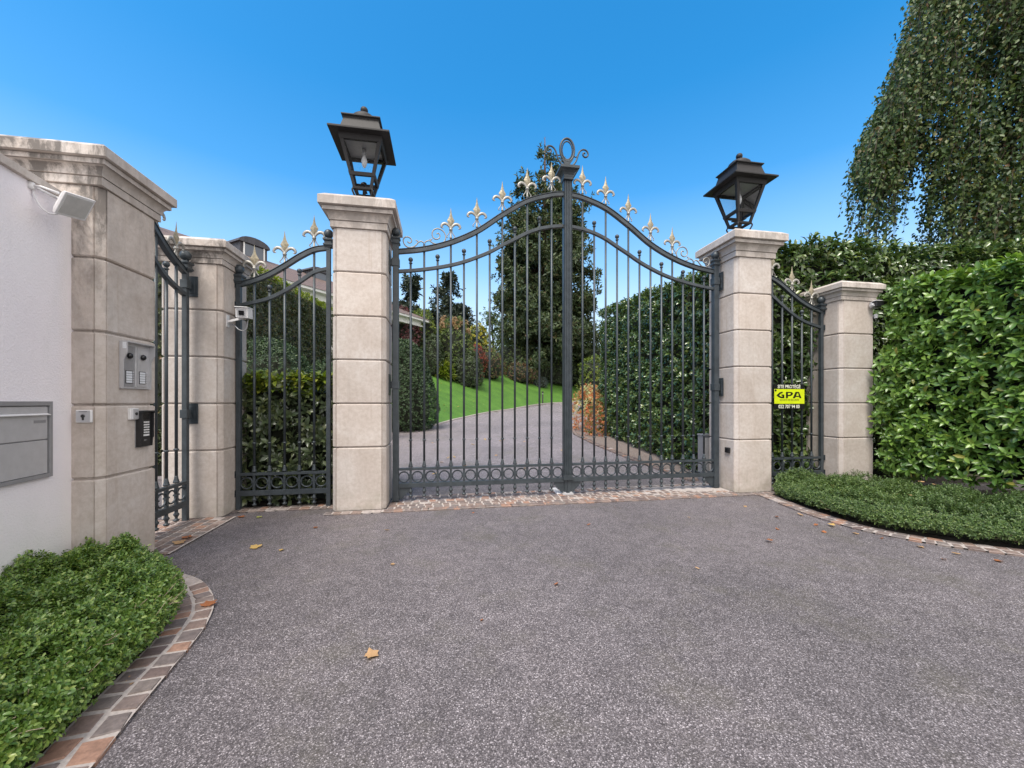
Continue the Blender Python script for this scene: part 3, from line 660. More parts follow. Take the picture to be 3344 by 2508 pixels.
# gate stop on the ground
t=thing('gate_stop','pale metal gate stop on the cobbles below the fluted centre post','gate stop',W(3.32,.34),A)
mb=MB(); mb.box(-.085,.085,-.06,.02,.018,.045); mb.box(-.07,-.03,-.05,.0,.045,.06); mb.box(.03,.07,-.05,0,.045,.06); link('stop_plate',mb.mesh('stop_plate',STEEL),t,bev=.003)
mb=MB(); mb.box(-.16,-.06,.02,.42,.02,.032); [mb.box(-.155,-.065,.04+i*.06,.06+i*.06,.032,.037) for i in range(6)]; link('ribbed_guide',mb.mesh('ribbed_guide',WPLAST),t,(0,0,0))
# ================================================================== LANTERNS
def lantern(label,u,n):
    z0=4.145; t=thing('lantern',label,'lantern',W(u,n,z0),A,'lanterns on the gate pillars')
    hb=lambda z: lerp(.125,.28,(z-.25)/(.88-.25))
    mb=MB()
    for sx in (1,-1):
        for sy in (1,-1):
            r=[]
            for z in (.235,.88):
                h=hb(z); w=.036 if z<.5 else .052
                x0,x1=sorted((sx*h,sx*(h-w)));y0,y1=sorted((sy*h,sy*(h-w))); r.append([(x0,y0,z),(x1,y0,z),(x1,y1,z),(x0,y1,z)])
            mb.loft(r)
    def ringb(z0_,z1_,w):
        for k in range(4):
            r=[]
            for z in (z0_,z1_):
                h=hb(z)+.004; c=[(-h,-h),(h,-h),(h-w,-h+w),(-h+w,-h+w)]
                ca,sa=[(1,0),(0,1),(-1,0),(0,-1)][k]; r.append([(x*ca-y*sa,x*sa+y*ca,z) for x,y in c])
            mb.loft(r)
    ringb(.82,.895,.04); ringb(.40,.445,.034); ringb(.235,.265,.05)
    mb.box(-.14,.14,-.02,.02,.30,.315); mb.box(-.02,.02,-.14,.14,.3,.315)
    mb.lathe([(.022,.10),(.022,.30),(.034,.31),(.034,.38),(.02,.39)],n=10); mb.lathe([(.10,.0),(.10,.012),(.03,.03),(.022,.12)],n=14)
    link('frame',mb.mesh('frame',LAMP),t,bev=.002)
    for sx in (1,-1):
        for sy in (1,-1):
            mb=MB(); c=cr([(sx*.118,sy*.118,.25),(sx*.132,sy*.132,.215),(sx*.118,sy*.118,.17),(sx*.096,sy*.096,.12),(sx*.092,sy*.092,.07),(sx*.118,sy*.118,.022),(sx*.155,sy*.155,.012),(sx*.185,sy*.185,.012)],5)
            mb.tube(c,.012,8); link('foot',mb.mesh('foot',LAMP),t)
    mb=MB(); mb.sq([(.30,.892),(.388,.892),(.39,.896),(.39,.916),(.386,.92),(.27,.985),(.262,.99),(.225,1.13),(.232,1.145),(.252,1.16),(.252,1.175),(.20,1.19),(.165,1.195)])
    # underside liner so the hood is hollow: inner soffit
    mb.sq([(.26,.880),(.26,.891)])
    rf_=link('roof',mb.mesh('roof',LAMP),t,bev=.002)
    mb=MB(); mb.lathe([(.17,1.185),(.175,1.20),(.175,1.255),(.165,1.275),(.12,1.315),(.07,1.335),(.034,1.345),(.028,1.36),(.028,1.37)],n=24); mb.ball((0,0,1.405),.052,16); link('vent_knob',mb.mesh('vent_knob',LAMP),rf_)
    mb=MB(); mb.sq([(.225,.862),(.225,.878)]); link('reflector',mb.mesh('reflector',STEELD),t)
    for k in range(4):
        r=[]; ca,sa=[(1,0),(0,1),(-1,0),(0,-1)][k]
        for z in (.445,.82):
            h=hb(z)-.014; w=hb(z)-.030; r+=[(x*ca-y*sa,x*sa+y*ca,z) for x,y in ((-w,-h),(w,-h))]
        mb=MB(); mb.add([r[0],r[1],r[3],r[2]],[(0,1,2,3)]); link('glass_pane',mb.mesh('glass_pane',GLASS),t)
    mb=MB(); mb.lathe([(.026,.86),(.026,.79),(.018,.775)],n=12); so=link('lamp_socket',mb.mesh('lamp_socket',STEELD),t)
    mb=MB(); mb.lathe([(.014,.775),(.022,.755),(.036,.715),(.040,.685),(.034,.645),(.020,.612),(.006,.595),(.001,.592)],n=16); link('bulb',mb.mesh('bulb',FROST),so)
    return t
lantern('black lantern seen nearly square-on, with its bulb visible, on the left gate pillar',.34,.34)
lantern('black lantern seen corner-on, on the pillar right of the double gate',6.32,.34)
# ================================================================== WALL AND FITTINGS
WA=math.atan2(-.96,.279)
t=thing('boundary_wall','white rendered garden wall with a thin stone coping, at the left edge','wall',(-3.43,3.07,0),WA)
mb=MB(); mb.box(-.12,6,-.25,0,0,2.965); link('rendered_face',mb.mesh('rendered_face',WHITE),t)
mb=MB(); mb.box(-.10,6,-.28,.028,2.966,3.02); link('coping',mb.mesh('coping',COPING),t,bev=.004)
def wthing(name,label,cat,x,y,z): 
    d=Vector((math.cos(WA),math.sin(WA),0)); n_=Vector((-math.sin(WA),math.cos(WA),0)); return thing(name,label,cat,Vector((-3.43,3.07,0))+d*x+n_*y+Vector((0,0,z)),WA)
t=wthing('letterbox','silver two-door letterbox set in the white wall','letterbox',.212,0,.905)
H=.545; Wd=.56
mb=MB(); mb.box(0,.026,0,.022,0,H); mb.box(Wd-.026,Wd,0,.022,0,H); mb.box(.026,Wd-.026,0,.022,H-.03,H); mb.box(.026,Wd-.026,0,.022,0,.026); mb.box(.026,Wd-.026,-.02,.002,.026,H-.03); link('frame',mb.mesh('frame',STEELD),t,bev=.002)
mb=MB(); mb.box(.032,Wd-.032,.003,.012,.03,.268); link('door',mb.mesh('door',STEEL),t,bev=.002)
mb=MB(); mb.box(.032,Wd-.032,.003,.012,.276,.445); up=link('door',mb.mesh('door',STEEL),t,bev=.002)
mb=MB(); mb.box(.05,.145,.012,.014,.392,.412); link('name_plate',mb.mesh('name_plate',STEELD),up)
mb=MB(); mb.box(.032,Wd-.032,.003,.013,.449,.508); fl=link('post_flap',mb.mesh('post_flap',STEEL),t,bev=.002)
mb=MB(); mb.loft([[(x,.010,.452),(x,.032,.446),(x,.034,.451),(x,.010,.461)] for x in (.034,Wd-.034)]); link('flap_lip',mb.mesh('flap_lip',WPLAST),fl)
# floodlight
t=wthing('floodlight','white floodlight on a bracket near the top of the white wall','floodlight',.315,0,2.885)
mb=MB(); mb.tube([(.055,0,.055),(.055,.06,.055),(.055,.155,.025)],.009,6); mb.tube([(-.085,.05,.05),(-.085,.10,.035),(-.085,.155,.025)],.009,6); mb.tube([(.055,.012,.055),(-.085,.05,.05)],.009,6); mb.lathe([(.02,.03),(.02,.075)],.055,.006,10); link('bracket',mb.mesh('bracket',WPLAST),t)
mb=MB(); rot=Matrix.Rotation(R(12),4,'Y')@Matrix.Rotation(R(-8),4,'Z')@Matrix.Rotation(R(-32),4,'X')
def xf(mb,M,o): mb.v=[tuple(M@Vector(v)+Vector(o)) for v in mb.v]; return mb
# facing local +y(out) tilted down; built thin in y
mb.loft([[(-.082,0,-.058),(.082,0,-.058),(.082,0,.058),(-.082,0,.058)],[(-.115,.035,-.085),(.115,.035,-.085),(.115,.035,.085),(-.115,.035,.085)],[(-.118,.052,-.088),(.118,.052,-.088),(.118,.052,.088),(-.118,.052,.088)]])
FO=(-.015,.165,-.005); xf(mb,rot,FO); hd=link('lamp_head',mb.mesh('lamp_head',WPLAST),t,bev=.004)
mb=MB(); mb.box(-.100,.100,.052,.055,-.070,.070); xf(mb,rot,FO); link('front_glass',mb.mesh('front_glass',LENSW),hd)
mb=MB(); mb.tube(cr([(-.03,.165,-.01),(-.01,.10,-.10),(.02,.05,-.09),(.04,.015,-.01),(.045,.008,.05)],5),.006,6); link('cable',mb.mesh('cable',WPLAST),t)
# fittings on the intercom pillar: local x = u, y = n
def gthing(name,label,cat,u,n,z,rz=0): return thing(name,label,cat,W(u,n,z),A+rz)
# on right face: frame with local x running along +n (rot +90deg), outward normal = +u -> local -y
def rface(name,label,cat,n,z,u=P1U): return gthing(name,label,cat,u,n,z,PI/2)
t=rface('intercom','silver two-column door intercom with two lenses and name lists on the pillar','intercom',-1.71,1.557)
w_,h_=.315,.395
mb=MB(); mb.box(0,w_,-.018,0,0,h_); mb.box(.142,.166,-.026,-.018,.01,h_-.02)
link('housing',mb.mesh('housing',STEEL),t,bev=.004)
mb=MB(); n5=[(0,-.018,0),(0,-.034,0),(0,-.036,.24),(0,-.062,.30),(0,-.064,h_+.004),(0,-.018,h_+.004)]
for x0,x1 in ((-.004,.004),(w_-.004,w_+.004)):
    mb.loft([[(x,y,z) for _,y,z in n5] for x in (x0,x1)])
mb.box(.004,w_-.004,-.064,-.018,h_-.006,h_+.004); link('rain_hood',mb.mesh('rain_hood',STEEL),t)
mb=MB(); mb.box(-.0052,-.0042,-.058,-.030,h_-.06,h_-.01); link('hood_sticker',mb.mesh('hood_sticker',PAPER),t)
for x in (.025,.175):
    mb=MB(); mb.box(x,x+.105,-.022,-.017,.02,h_-.03); pn=link('call_panel',mb.mesh('call_panel',STEELD if x<.1 else STEEL),t,bev=.001)
    mb=MB(); mb.lathe([(.024,0),(.026,.010),(.018,.022),(.002,.028)],n=16); mb.v=[(x+.052+a,-.022-c,h_-.115+b) for a,b,c in mb.v]; link('camera_lens',mb.mesh('camera_lens',DGLASS),pn)
    mb=MB(); mb.box(x+.012,x+.086,-.025,-.0222,.045,.155); link('list_frame',mb.mesh('list_frame',BLACK),pn)
    mb=MB(); [mb.box(x+.016,x+.080,-.027,-.0252,.050+i*.0205,.050+i*.0205+.0175) for i in range(5)]; link('name_strip',mb.mesh('name_strip',PAPER),pn)
    mb=MB(); [mb.lathe([(.0055,0),(.0055,.006),(.003,.008)],x+.094,0,8) for i in range(1)]; v0=mb.v; mb2=MB()
    for i in range(5): mb2.loft([[(a,-.022-c,.058+i*.0205+b) for a,b,c in v0[r*8:(r+1)*8]] for r in range(3)])
    link('call_button',mb2.mesh('call_button',STEEL),pn)
t=rface('door_keypad','black code keypad with pale keys and a hood, below the intercom','keypad',-1.535,1.05)
mb=MB(); mb.box(-.004,.150,-.006,0,-.006,.32); link('back_plate',mb.mesh('back_plate',STEELD),t)
mb=MB(); sec=[(-.006,0),(-.040,0),(-.044,.07),(-.052,.08),(-.054,.29),(-.064,.31),(-.064,.318),(-.006,.318)]
for x0,x1 in ((0,.012),(.138,.150)): mb.loft([[(x,y,z) for y,z in sec] for x in (x0,x1)])
mb.box(.012,.138,-.034,-.006,0,.318); mb.box(.012,.138,-.064,-.034,.306,.318); bd=link('body',mb.mesh('body',BLACK),t,bev=.002)
mb=MB(); mb.box(.04,.115,-.036,-.0342,.24,.285); link('display',mb.mesh('display',DGLASS),bd)
for r in range(5):
    for c in range(3):
        mb=MB(); x=.047+c*.023; z=.118+r*.0225; mb.box(x,x+.016,-.040,-.0342,z,z+.013); link('key',mb.mesh('key',KEYS),bd,bev=.001)
mb=MB(); mb.box(.045,.113,-.0365,-.0342,.092,.108); link('label_strip',mb.mesh('label_strip',KEYS),bd)
mb=MB(); mb.add([(.055,-.0355,.05),(.095,-.0355,.056),(.055,-.0355,.062),(.055,-.0342,.05),(.095,-.0342,.056),(.055,-.0342,.062)],[(0,1,2),(5,4,3),(0,3,4,1),(1,4,5,2),(2,5,3,0)]); link('arrow_mark',mb.mesh('arrow_mark',STEELD),bd)
t=rface('key_switch','small white key switch beside the top of the black keypad','key switch',-1.622,1.293)
mb=MB(); mb.box(0,.095,-.026,0,0,.097); bx=link('box',mb.mesh('box',WPLAST),t,bev=.005)
mb=MB(); mb.box(.028,.090,-.029,-.026,.006,.091); link('face_plate',mb.mesh('face_plate',STEEL),bx)
mb=MB(); mb.lathe([(.012,0),(.012,.006),(.004,.0061)],n=12); mb.v=[(.058+a,-.029-c,.05+b) for a,b,c in mb.v]; link('lock',mb.mesh('lock',BLACK),bx)
t=gthing('key_switch','square white key switch on the pillar face next to the white wall','key switch',-1.373,-1.88,1.284)
mb=MB(); mb.box(0,.105,-.02,0,0,.099); bx=link('box',mb.mesh('box',WPLAST),t,bev=.006)
mb=MB(); mb.box(.006,.099,-.0225,-.02,.006,.093); link('face_plate',mb.mesh('face_plate',STEEL),bx,bev=.001)
mb=MB(); mb.lathe([(.013,0),(.013,.005),(.004,.0051)],n=12); mb.v=[(.052+a,-.0225-c,.052+b) for a,b,c in mb.v]; mb.box(.047,.058,-.026,-.0226,.02,.045); mb.box(.025,.08,-.024,-.0226,.083,.087); link('lock',mb.mesh('lock',BLACK),bx)
# security camera on the second pillar
t=gthing('security_camera','white security camera on an arm from the side of the short left pillar','camera',P3U,.09,2.475)
mb=MB(); mb.box(0,.012,-.03,.03,-.075,.075); mb.loft([[(.012,-.012,z) ,(.012,.012,z),(.22,-.07,z+.035),(.22,-.095,z+.035)] for z in (-.02,.008)]); link('arm',mb.mesh('arm',WPLAST),t)
mb=MB(); mb.box(-.066,.066,-.06,.13,-.056,.070); mb.box(-.072,.072,-.080,.14,.070,.080); M=Matrix.Rotation(R(6),4,'Z')@Matrix.Rotation(R(6),4,'X'); xf(mb,M,(.225,-.085,.085)); hd=link('housing',mb.mesh('housing',WPLAST),t,bev=.004)
mb=MB(); mb.box(-.052,.052,-.064,-.0602,-.040,.050); xf(mb,M,(.225,-.085,.085)); fr=link('front_plate',mb.mesh('front_plate',STEEL),hd)
mb=MB(); mb.box(-.030,.030,-.069,-.064,-.025,.030); xf(mb,M,(.225,-.085,.085)); link('window',mb.mesh('window',DGLASS),fr)
mb=MB(); mb.tube(cr([(.012,.02,-.03),(.08,.0,-.05),(.16,-.04,-.115),(.24,-.05,-.11),(.25,-.02,.03)],5),.007,6); link('cable',mb.mesh('cable',STEELD),t)
# lamp / sensor on the last pillar
t=gthing('security_light','small white-capped security light at the top edge of the right-hand short pillar','security light',8.585,.0,3.06)
mb=MB(); mb.box(-.10,.05,-.055,-.022,-.05,.05); mb.tube([(-.09,-.03,-.02),(-.09,-.09,.0)],.03,10); link('base',mb.mesh('base',STEEL),t,bev=.006)
mb=MB(); mb.box(-.085,.065,-.13,-.055,-.035,.055); link('lamp_body',mb.mesh('lamp_body',BLACK),t,bev=.008)
mb=MB(); mb.box(-.09,.07,-.135,-.05,.056,.068); link('cap',mb.mesh('cap',WPLAST),t,bev=.004)
mb=MB(); mb.ball((.035,-.02,-.165),.032,14); mb.lathe([(.024,-.21),(.03,-.19)],.035,-.02,10); link('motion_sensor',mb.mesh('motion_sensor',WPLAST),t)
# photocell on the right gate pillar (left face)
t=gthing('photocell','small black photocell low on the gate side of the right lantern pillar','photocell',5.98,.17,.62,-PI/2)
mb=MB(); mb.box(-.05,.05,-.03,-.001,0,.085); bx=link('box',mb.mesh('box',BLACK),t,bev=.004); mb=MB(); mb.box(-.03,.03,-.034,-.0302,.018,.065); link('lens',mb.mesh('lens',DGLASS),bx)
t=gthing('gate_motor_box','grey metal box standing behind the right gate pillar','motor box',6.06,.76,0)
mb=MB(); mb.box(-.10,.13,0,.16,0,.84); mb.box(-.11,.14,-.01,.17,.84,.87); link('casing',mb.mesh('casing',STEELD),t,bev=.006); mb=MB(); mb.box(-.085,.115,-.004,-.0005,.06,.80); link('door',mb.mesh('door',STEEL),t)
# notice on the right railing panel
def text_obj(name,body,size,mat,parent,cx,z,y,sx=1.0,bold=0.0):
    cu=bpy.data.curves.new(name,'FONT'); cu.body=body; cu.size=size; cu.align_x='CENTER'; cu.extrude=.0006; cu.offset=bold; cu.resolution_u=3
    o=bpy.data.objects.new('tmp',cu); COL.objects.link(o); bpy.context.view_layer.update()
    me=bpy.data.meshes.new_from_object(o.evaluated_get(bpy.context.evaluated_depsgraph_get())); bpy.data.objects.remove(o); bpy.data.curves.remove(cu)
    for v in me.vertices: x,yy,zz=v.co; v.co=(cx+x*sx,y-zz,z+yy)
    me.materials.clear(); me.materials.append(mat); return link(name,me,parent)
t=gthing('security_notice','black and lime-yellow security company notice tied to the right railing','sign',6.90,.245,1.317)
sw,sh=.595,.425
mb=MB(); mb.box(0,sw,0,.006,0,sh); bd=link('board',mb.mesh('board',SIGNBK),t,bev=.002)
mb=MB(); mb.box(.004,sw-.002,-.0016,-.0003,.093,.340); lm=link('lime_field',mb.mesh('lime_field',LIME),bd)
mb=MB(); [mb.lathe([(.018,0),(.018,.003)],n=14) for _ in (0,)]; mb.v=[(.028+a,-.0018-c,.318+b) for a,b,c in mb.v]; link('fixing_hole',mb.mesh('fixing_hole',SIGNBK),bd)
text_obj('upper_lettering','SITE PROTÉGÉ',.080,WHITEP,bd,sw*.5-.005,.355,-.0012,.88,.0008)
text_obj('phone_lettering','022 707 94 00',.083,WHITEP,bd,sw*.5-.005,.018,-.0012,.86,.0008)
text_obj('small_lettering','SOCIETE DE SECURITE',.044,OLIVE,bd,sw*.5,.143,-.0022,.86,.0010)
def glyph(polys,x0):
    mb=MB()
    for poly in polys:
        n=len(poly); P=[(x0+x*.000645,z*.000645+.187) for x,z in poly]
        mb.add([(x,-.0032,z) for x,z in P]+[(x,-.0017,z) for x,z in P],[list(range(n)),list(range(2*n-1,n-1,-1))]+[[i,(i+1)%n,n+(i+1)%n,n+i] for i in range(n)])
    return mb
G1=[[(195,165),(140,165),(90,145),(45,110),(0,75),(78,75),(120,112),(155,128),(180,130)],[(0,75),(40,40),(90,15),(150,0),(235,0),(235,35),(150,38),(110,52),(78,75)],[(235,35),(235,95),(150,95),(150,68),(180,66),(180,37)]]
P1_=[[(285,165),(345,165),(345,0),(285,0)],[(345,165),(430,165),(480,150),(500,120),(480,85),(430,58),(345,52),(345,85),(400,88),(430,105),(432,125),(410,138),(345,138)]]
A1_=[[(490,0),(560,0),(630,135),(655,135),(700,0),(760,0),(680,165),(580,165)],[(578,35),(592,62),(679,62),(688,35)]]
gg=[link('logo_letter',glyph(p,.045).mesh('logo_letter',SIGNBK),lm) for p in (G1,P1_,A1_)]
# ================================================================== HEDGES
def wv(u,n,z): return tuple(W(u,n,z))
# bright laurel hedge coming towards the camera on the right
a=np.array((6.17,6.46,.0)); d=np.array((.174,-.985,0)); L=6.0; on=np.array((-.985,-.174,0)); top=3.30
b0=np.array((0,0,2.95))
def quad_hull(p0,p1,inn,th,z0,z1):
    p0,p1,inn=[np.array(q[:2],float) for q in (p0,p1,inn)]; poly=[tuple(p0+inn*.2),tuple(p1+inn*.2),tuple(p1+inn*th),tuple(p0+inn*th)]
    return prism(poly,z0,z1)
faces=[(a+(0,0,.32),d*L,(0,0,2.95),on),(a+(-.13,.10,.30),(.12,-.5,0),(0,0,1.9),on),(a+(0,0,top),d*L,-on*1.6,(0,0,1)),(a+(0,0,.22),-on*1.6,(0,0,3.05),(-.174,.985,0))]
hedge('laurel_hedge','bright green laurel hedge with big leaves, nearest on the right',faces,165,7,.110,.046,LAUREL,depth=.26,stem=.05,up=.45,bumpa=.03,out=.9,
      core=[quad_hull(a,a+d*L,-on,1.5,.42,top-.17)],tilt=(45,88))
# a few woody stems under it
t=None
# tall dark hedge behind the right-hand short pillar
p0=np.array(wv(6.74,.56,.0)); du=np.array((CA,SA,0)); dn=np.array((-SA,CA,0))
L=10.5; slope=np.array((0,0,.09*L))
faces=[(p0+(0,0,.12),du*L,(0,0,4.05),-dn),(p0+(0,0,4.2),du*L+slope*.65,dn*1.3,(0,0,1)),(p0+(0,0,4.1),du*L+slope*.65,(0,0,.22),-dn*.5+np.array((0,0,.6)))]
def zt(x,y): return 3.92+.055*((x-p0[0])*CA+(y-p0[1])*SA)
pc=[tuple((p0+dn*.2)[:2]),tuple((p0+dn*.2+du*L)[:2]),tuple((p0+dn*1.2+du*L)[:2]),tuple((p0+dn*1.2)[:2])]
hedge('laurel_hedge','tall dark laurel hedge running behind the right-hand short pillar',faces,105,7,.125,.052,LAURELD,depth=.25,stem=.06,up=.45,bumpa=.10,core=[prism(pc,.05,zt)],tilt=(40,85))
# hedge along the right side of the garden drive
q0=np.array((3.62,6.95,0)); q1=np.array((3.08,13.6,0)); dd=q1-q0; nL=np.array((-dd[1],dd[0],0)); nL/=np.linalg.norm(nL)
if nL[0]>0: nL=-nL
faces=[(q0+(0,0,.06),dd+(0,0,.33),(0,0,3.75),nL),(q0+(0,0,3.80),dd+(0,0,.75),-nL*1.2,(0,0,1)),(q1+(0,0,.35),-nL*1.2,(0,0,4.05),dd/np.linalg.norm(dd)),(q0+(0,0,3.55),dd+(0,0,.75),(0,0,.3),nL*.6+np.array((0,0,.5)))]
c=[tuple((q0-nL*.2)[:2]),tuple((q1-nL*.2-dd*.03)[:2]),tuple((q1-nL*1.2-dd*.03)[:2]),tuple((q0-nL*1.2)[:2])]
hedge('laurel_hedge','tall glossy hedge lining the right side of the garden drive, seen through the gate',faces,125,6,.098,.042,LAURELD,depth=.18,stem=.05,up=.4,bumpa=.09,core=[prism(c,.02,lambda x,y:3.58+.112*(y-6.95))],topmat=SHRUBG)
# low laurel behind the left railing panel
p0=np.array(wv(-1.75,.46,.0)); L=1.86
faces=[(p0+(0,0,.04),du*L,(0,0,1.70),-dn),(p0+(0,0,1.78),du*L,dn*.9,(0,0,1)),(p0+(0,0,1.70),du*L,(0,0,.1),-dn*.8+np.array((0,0,.5))),(p0+(0,0,1.71),du*L,(0,0,.13),-dn*.45+np.array((0,0,.85))),(p0+(0,0,1.71),du*L,(0,0,.13),-dn*.45+np.array((0,0,.85))),(p0+(0,0,1.71),du*L,(0,0,.13),-dn*.45+np.array((0,0,.85))),(p0+(0,0,1.71),du*L,(0,0,.13),-dn*.45+np.array((0,0,.85)))]
pc=[tuple((p0+dn*.2)[:2]),tuple((p0+dn*.2+du*L)[:2]),tuple((p0+dn*.85+du*L)[:2]),tuple((p0+dn*.85)[:2])]
hedge('laurel_hedge','waist-high laurel hedge with fresh yellow-green tips behind the left railing',faces,115,7,.115,.050,LAURELG,depth=.2,stem=.06,up=.45,bumpa=.06,core=[prism(pc,.02,1.60)],topmat=NEWLEAF)
# tall clipped hedge behind, running away from the camera
q0=np.array((-5.75,7.6,0)); q1=np.array((-7.75,17.2,0)); dd=q1-q0; nL=np.array((dd[1],-dd[0],0)); nL/=np.linalg.norm(nL)
faces=[(q0+(0,0,.3),dd+(0,0,.7),(0,0,4.2),nL),(q0+(0,0,4.55),dd+(0,0,.95),-nL*1.3,(0,0,1)),(q0+(0,0,.3),-nL*1.3,(0,0,3.85),-dd/np.linalg.norm(dd))]
c=[tuple((q0-nL*.14)[:2]),tuple((q1-nL*.14)[:2]),tuple((q1-nL*1.2)[:2]),tuple((q0-nL*1.2)[:2])]
hedge('clipped_hedge','tall clipped dark hedge with a yellowish top, behind the left railing',faces,170,6,.062,.036,IVY,depth=.10,stem=.03,up=.3,bumpa=.05,core=[prism(c,.0,lambda x,y:4.4+.098*(y-7.6))],topmat=NEWLEAF,full=False)
def blob(name,label,cat,c,r,mat,n,k,L,Wd,stem=.05,bumpa=.12,bottom=0.0,group=None,full=False,mats2=None,core=True,up=.35,shape=None,depth=.12,tilt=(35,85)):
    """shrub: leafy shoots over a lumpy ellipsoid standing on the ground, c=(x,y,zbase), r=(rx,ry,height)"""
    th=rng.uniform(0,2*PI,n); zz=rng.uniform(bottom,1,n)**.85
    rad=np.sqrt(np.maximum(0,1-((zz-.42)/.60)**2)) if shape is None else shape(zz)
    rad=np.clip(rad,.12,1.0); cap=rng.uniform(0,1,n)<.16; rad=np.where(cap,rad*np.sqrt(rng.uniform(0,1,n)),rad)
    P=np.stack([c[0]+r[0]*rad*np.cos(th),c[1]+r[1]*rad*np.sin(th),c[2]+r[2]*zz],1)
    D=np.stack([np.cos(th)*rad/r[0],np.sin(th)*rad/r[1],(zz-.42)*1.5/r[2]],1); D=unit(D)
    P=P+D*(wob(P,bumpa*max(r[0],r[2]*.5),2.6/max(.4,r[0]),c[0])-rng.uniform(0,1,n)**2*depth*r[0])[:,None]
    D=D+np.array([[0,0,up]])+rn(n,.4)
    gs=[]
    if mats2:
        mt2,frac,zmin=mats2; sel=(rng.uniform(0,1,n)<frac)&(zz>zmin); gs=[shoots(P[~sel],D[~sel],k,L,Wd,mat,stem,tilt,full),shoots(P[sel],D[sel],k,L,Wd,mt2,stem,tilt,full)]
    else: gs=[shoots(P,D,k,L,Wd,mat,stem,tilt,full)]
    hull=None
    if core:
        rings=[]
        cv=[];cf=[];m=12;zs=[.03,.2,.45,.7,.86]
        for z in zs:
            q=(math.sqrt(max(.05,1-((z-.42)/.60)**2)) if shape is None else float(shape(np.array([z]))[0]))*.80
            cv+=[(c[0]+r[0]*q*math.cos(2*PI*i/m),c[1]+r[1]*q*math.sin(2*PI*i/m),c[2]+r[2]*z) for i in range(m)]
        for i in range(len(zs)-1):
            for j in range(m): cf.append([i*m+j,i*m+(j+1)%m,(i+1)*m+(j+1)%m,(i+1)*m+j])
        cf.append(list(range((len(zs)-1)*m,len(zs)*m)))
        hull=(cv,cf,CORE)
    o=build_leaves(name,gs,None,hull); return tag(o,label,cat,group)
blob('clipped_shrub','rounded clipped shrub in front of the tall clipped hedge, behind the left railing','shrub',(-5.15,8.35,0),(.95,.75,2.75),YEW,3000,6,.05,.024,bumpa=.05)
blob('clipped_shrub','dark clipped bush beside the left lantern pillar, behind the railing','shrub',(-4.35,9.3,0),(.6,.7,2.35),YEW,1500,6,.05,.026,bumpa=.06)
t=thing('retaining_wall','low pale stone retaining wall glimpsed through the left railing','wall',(-5.05,11.2,0),R(28)); mb=MB()
for r_ in range(9):
    x=-1.4
    while x<1.4:
        l=random.uniform(.25,.5); mb.box(x+.004,min(1.45,x+l)-.004,random.uniform(-.01,.01),.4,r_*.24+.004,r_*.24+.236); x+=l
link('stonework',mb.mesh('stonework',STONE),t,bev=.012)
# egg-shaped yew
blob('topiary_yew','dark egg-shaped clipped yew at the left edge of the lawn','topiary',(-4.05,14.7,hzf(-4.05,14.7)-.1),(1.28,1.25,3.35),YEW,5200,6,.065,.032,bumpa=.012,depth=.05,core=True,
     shape=lambda z: np.interp(z,[0,.09,.23,.40,.57,.74,.89,.96,1],[.70,.90,1,.91,.78,.64,.48,.32,.15]))
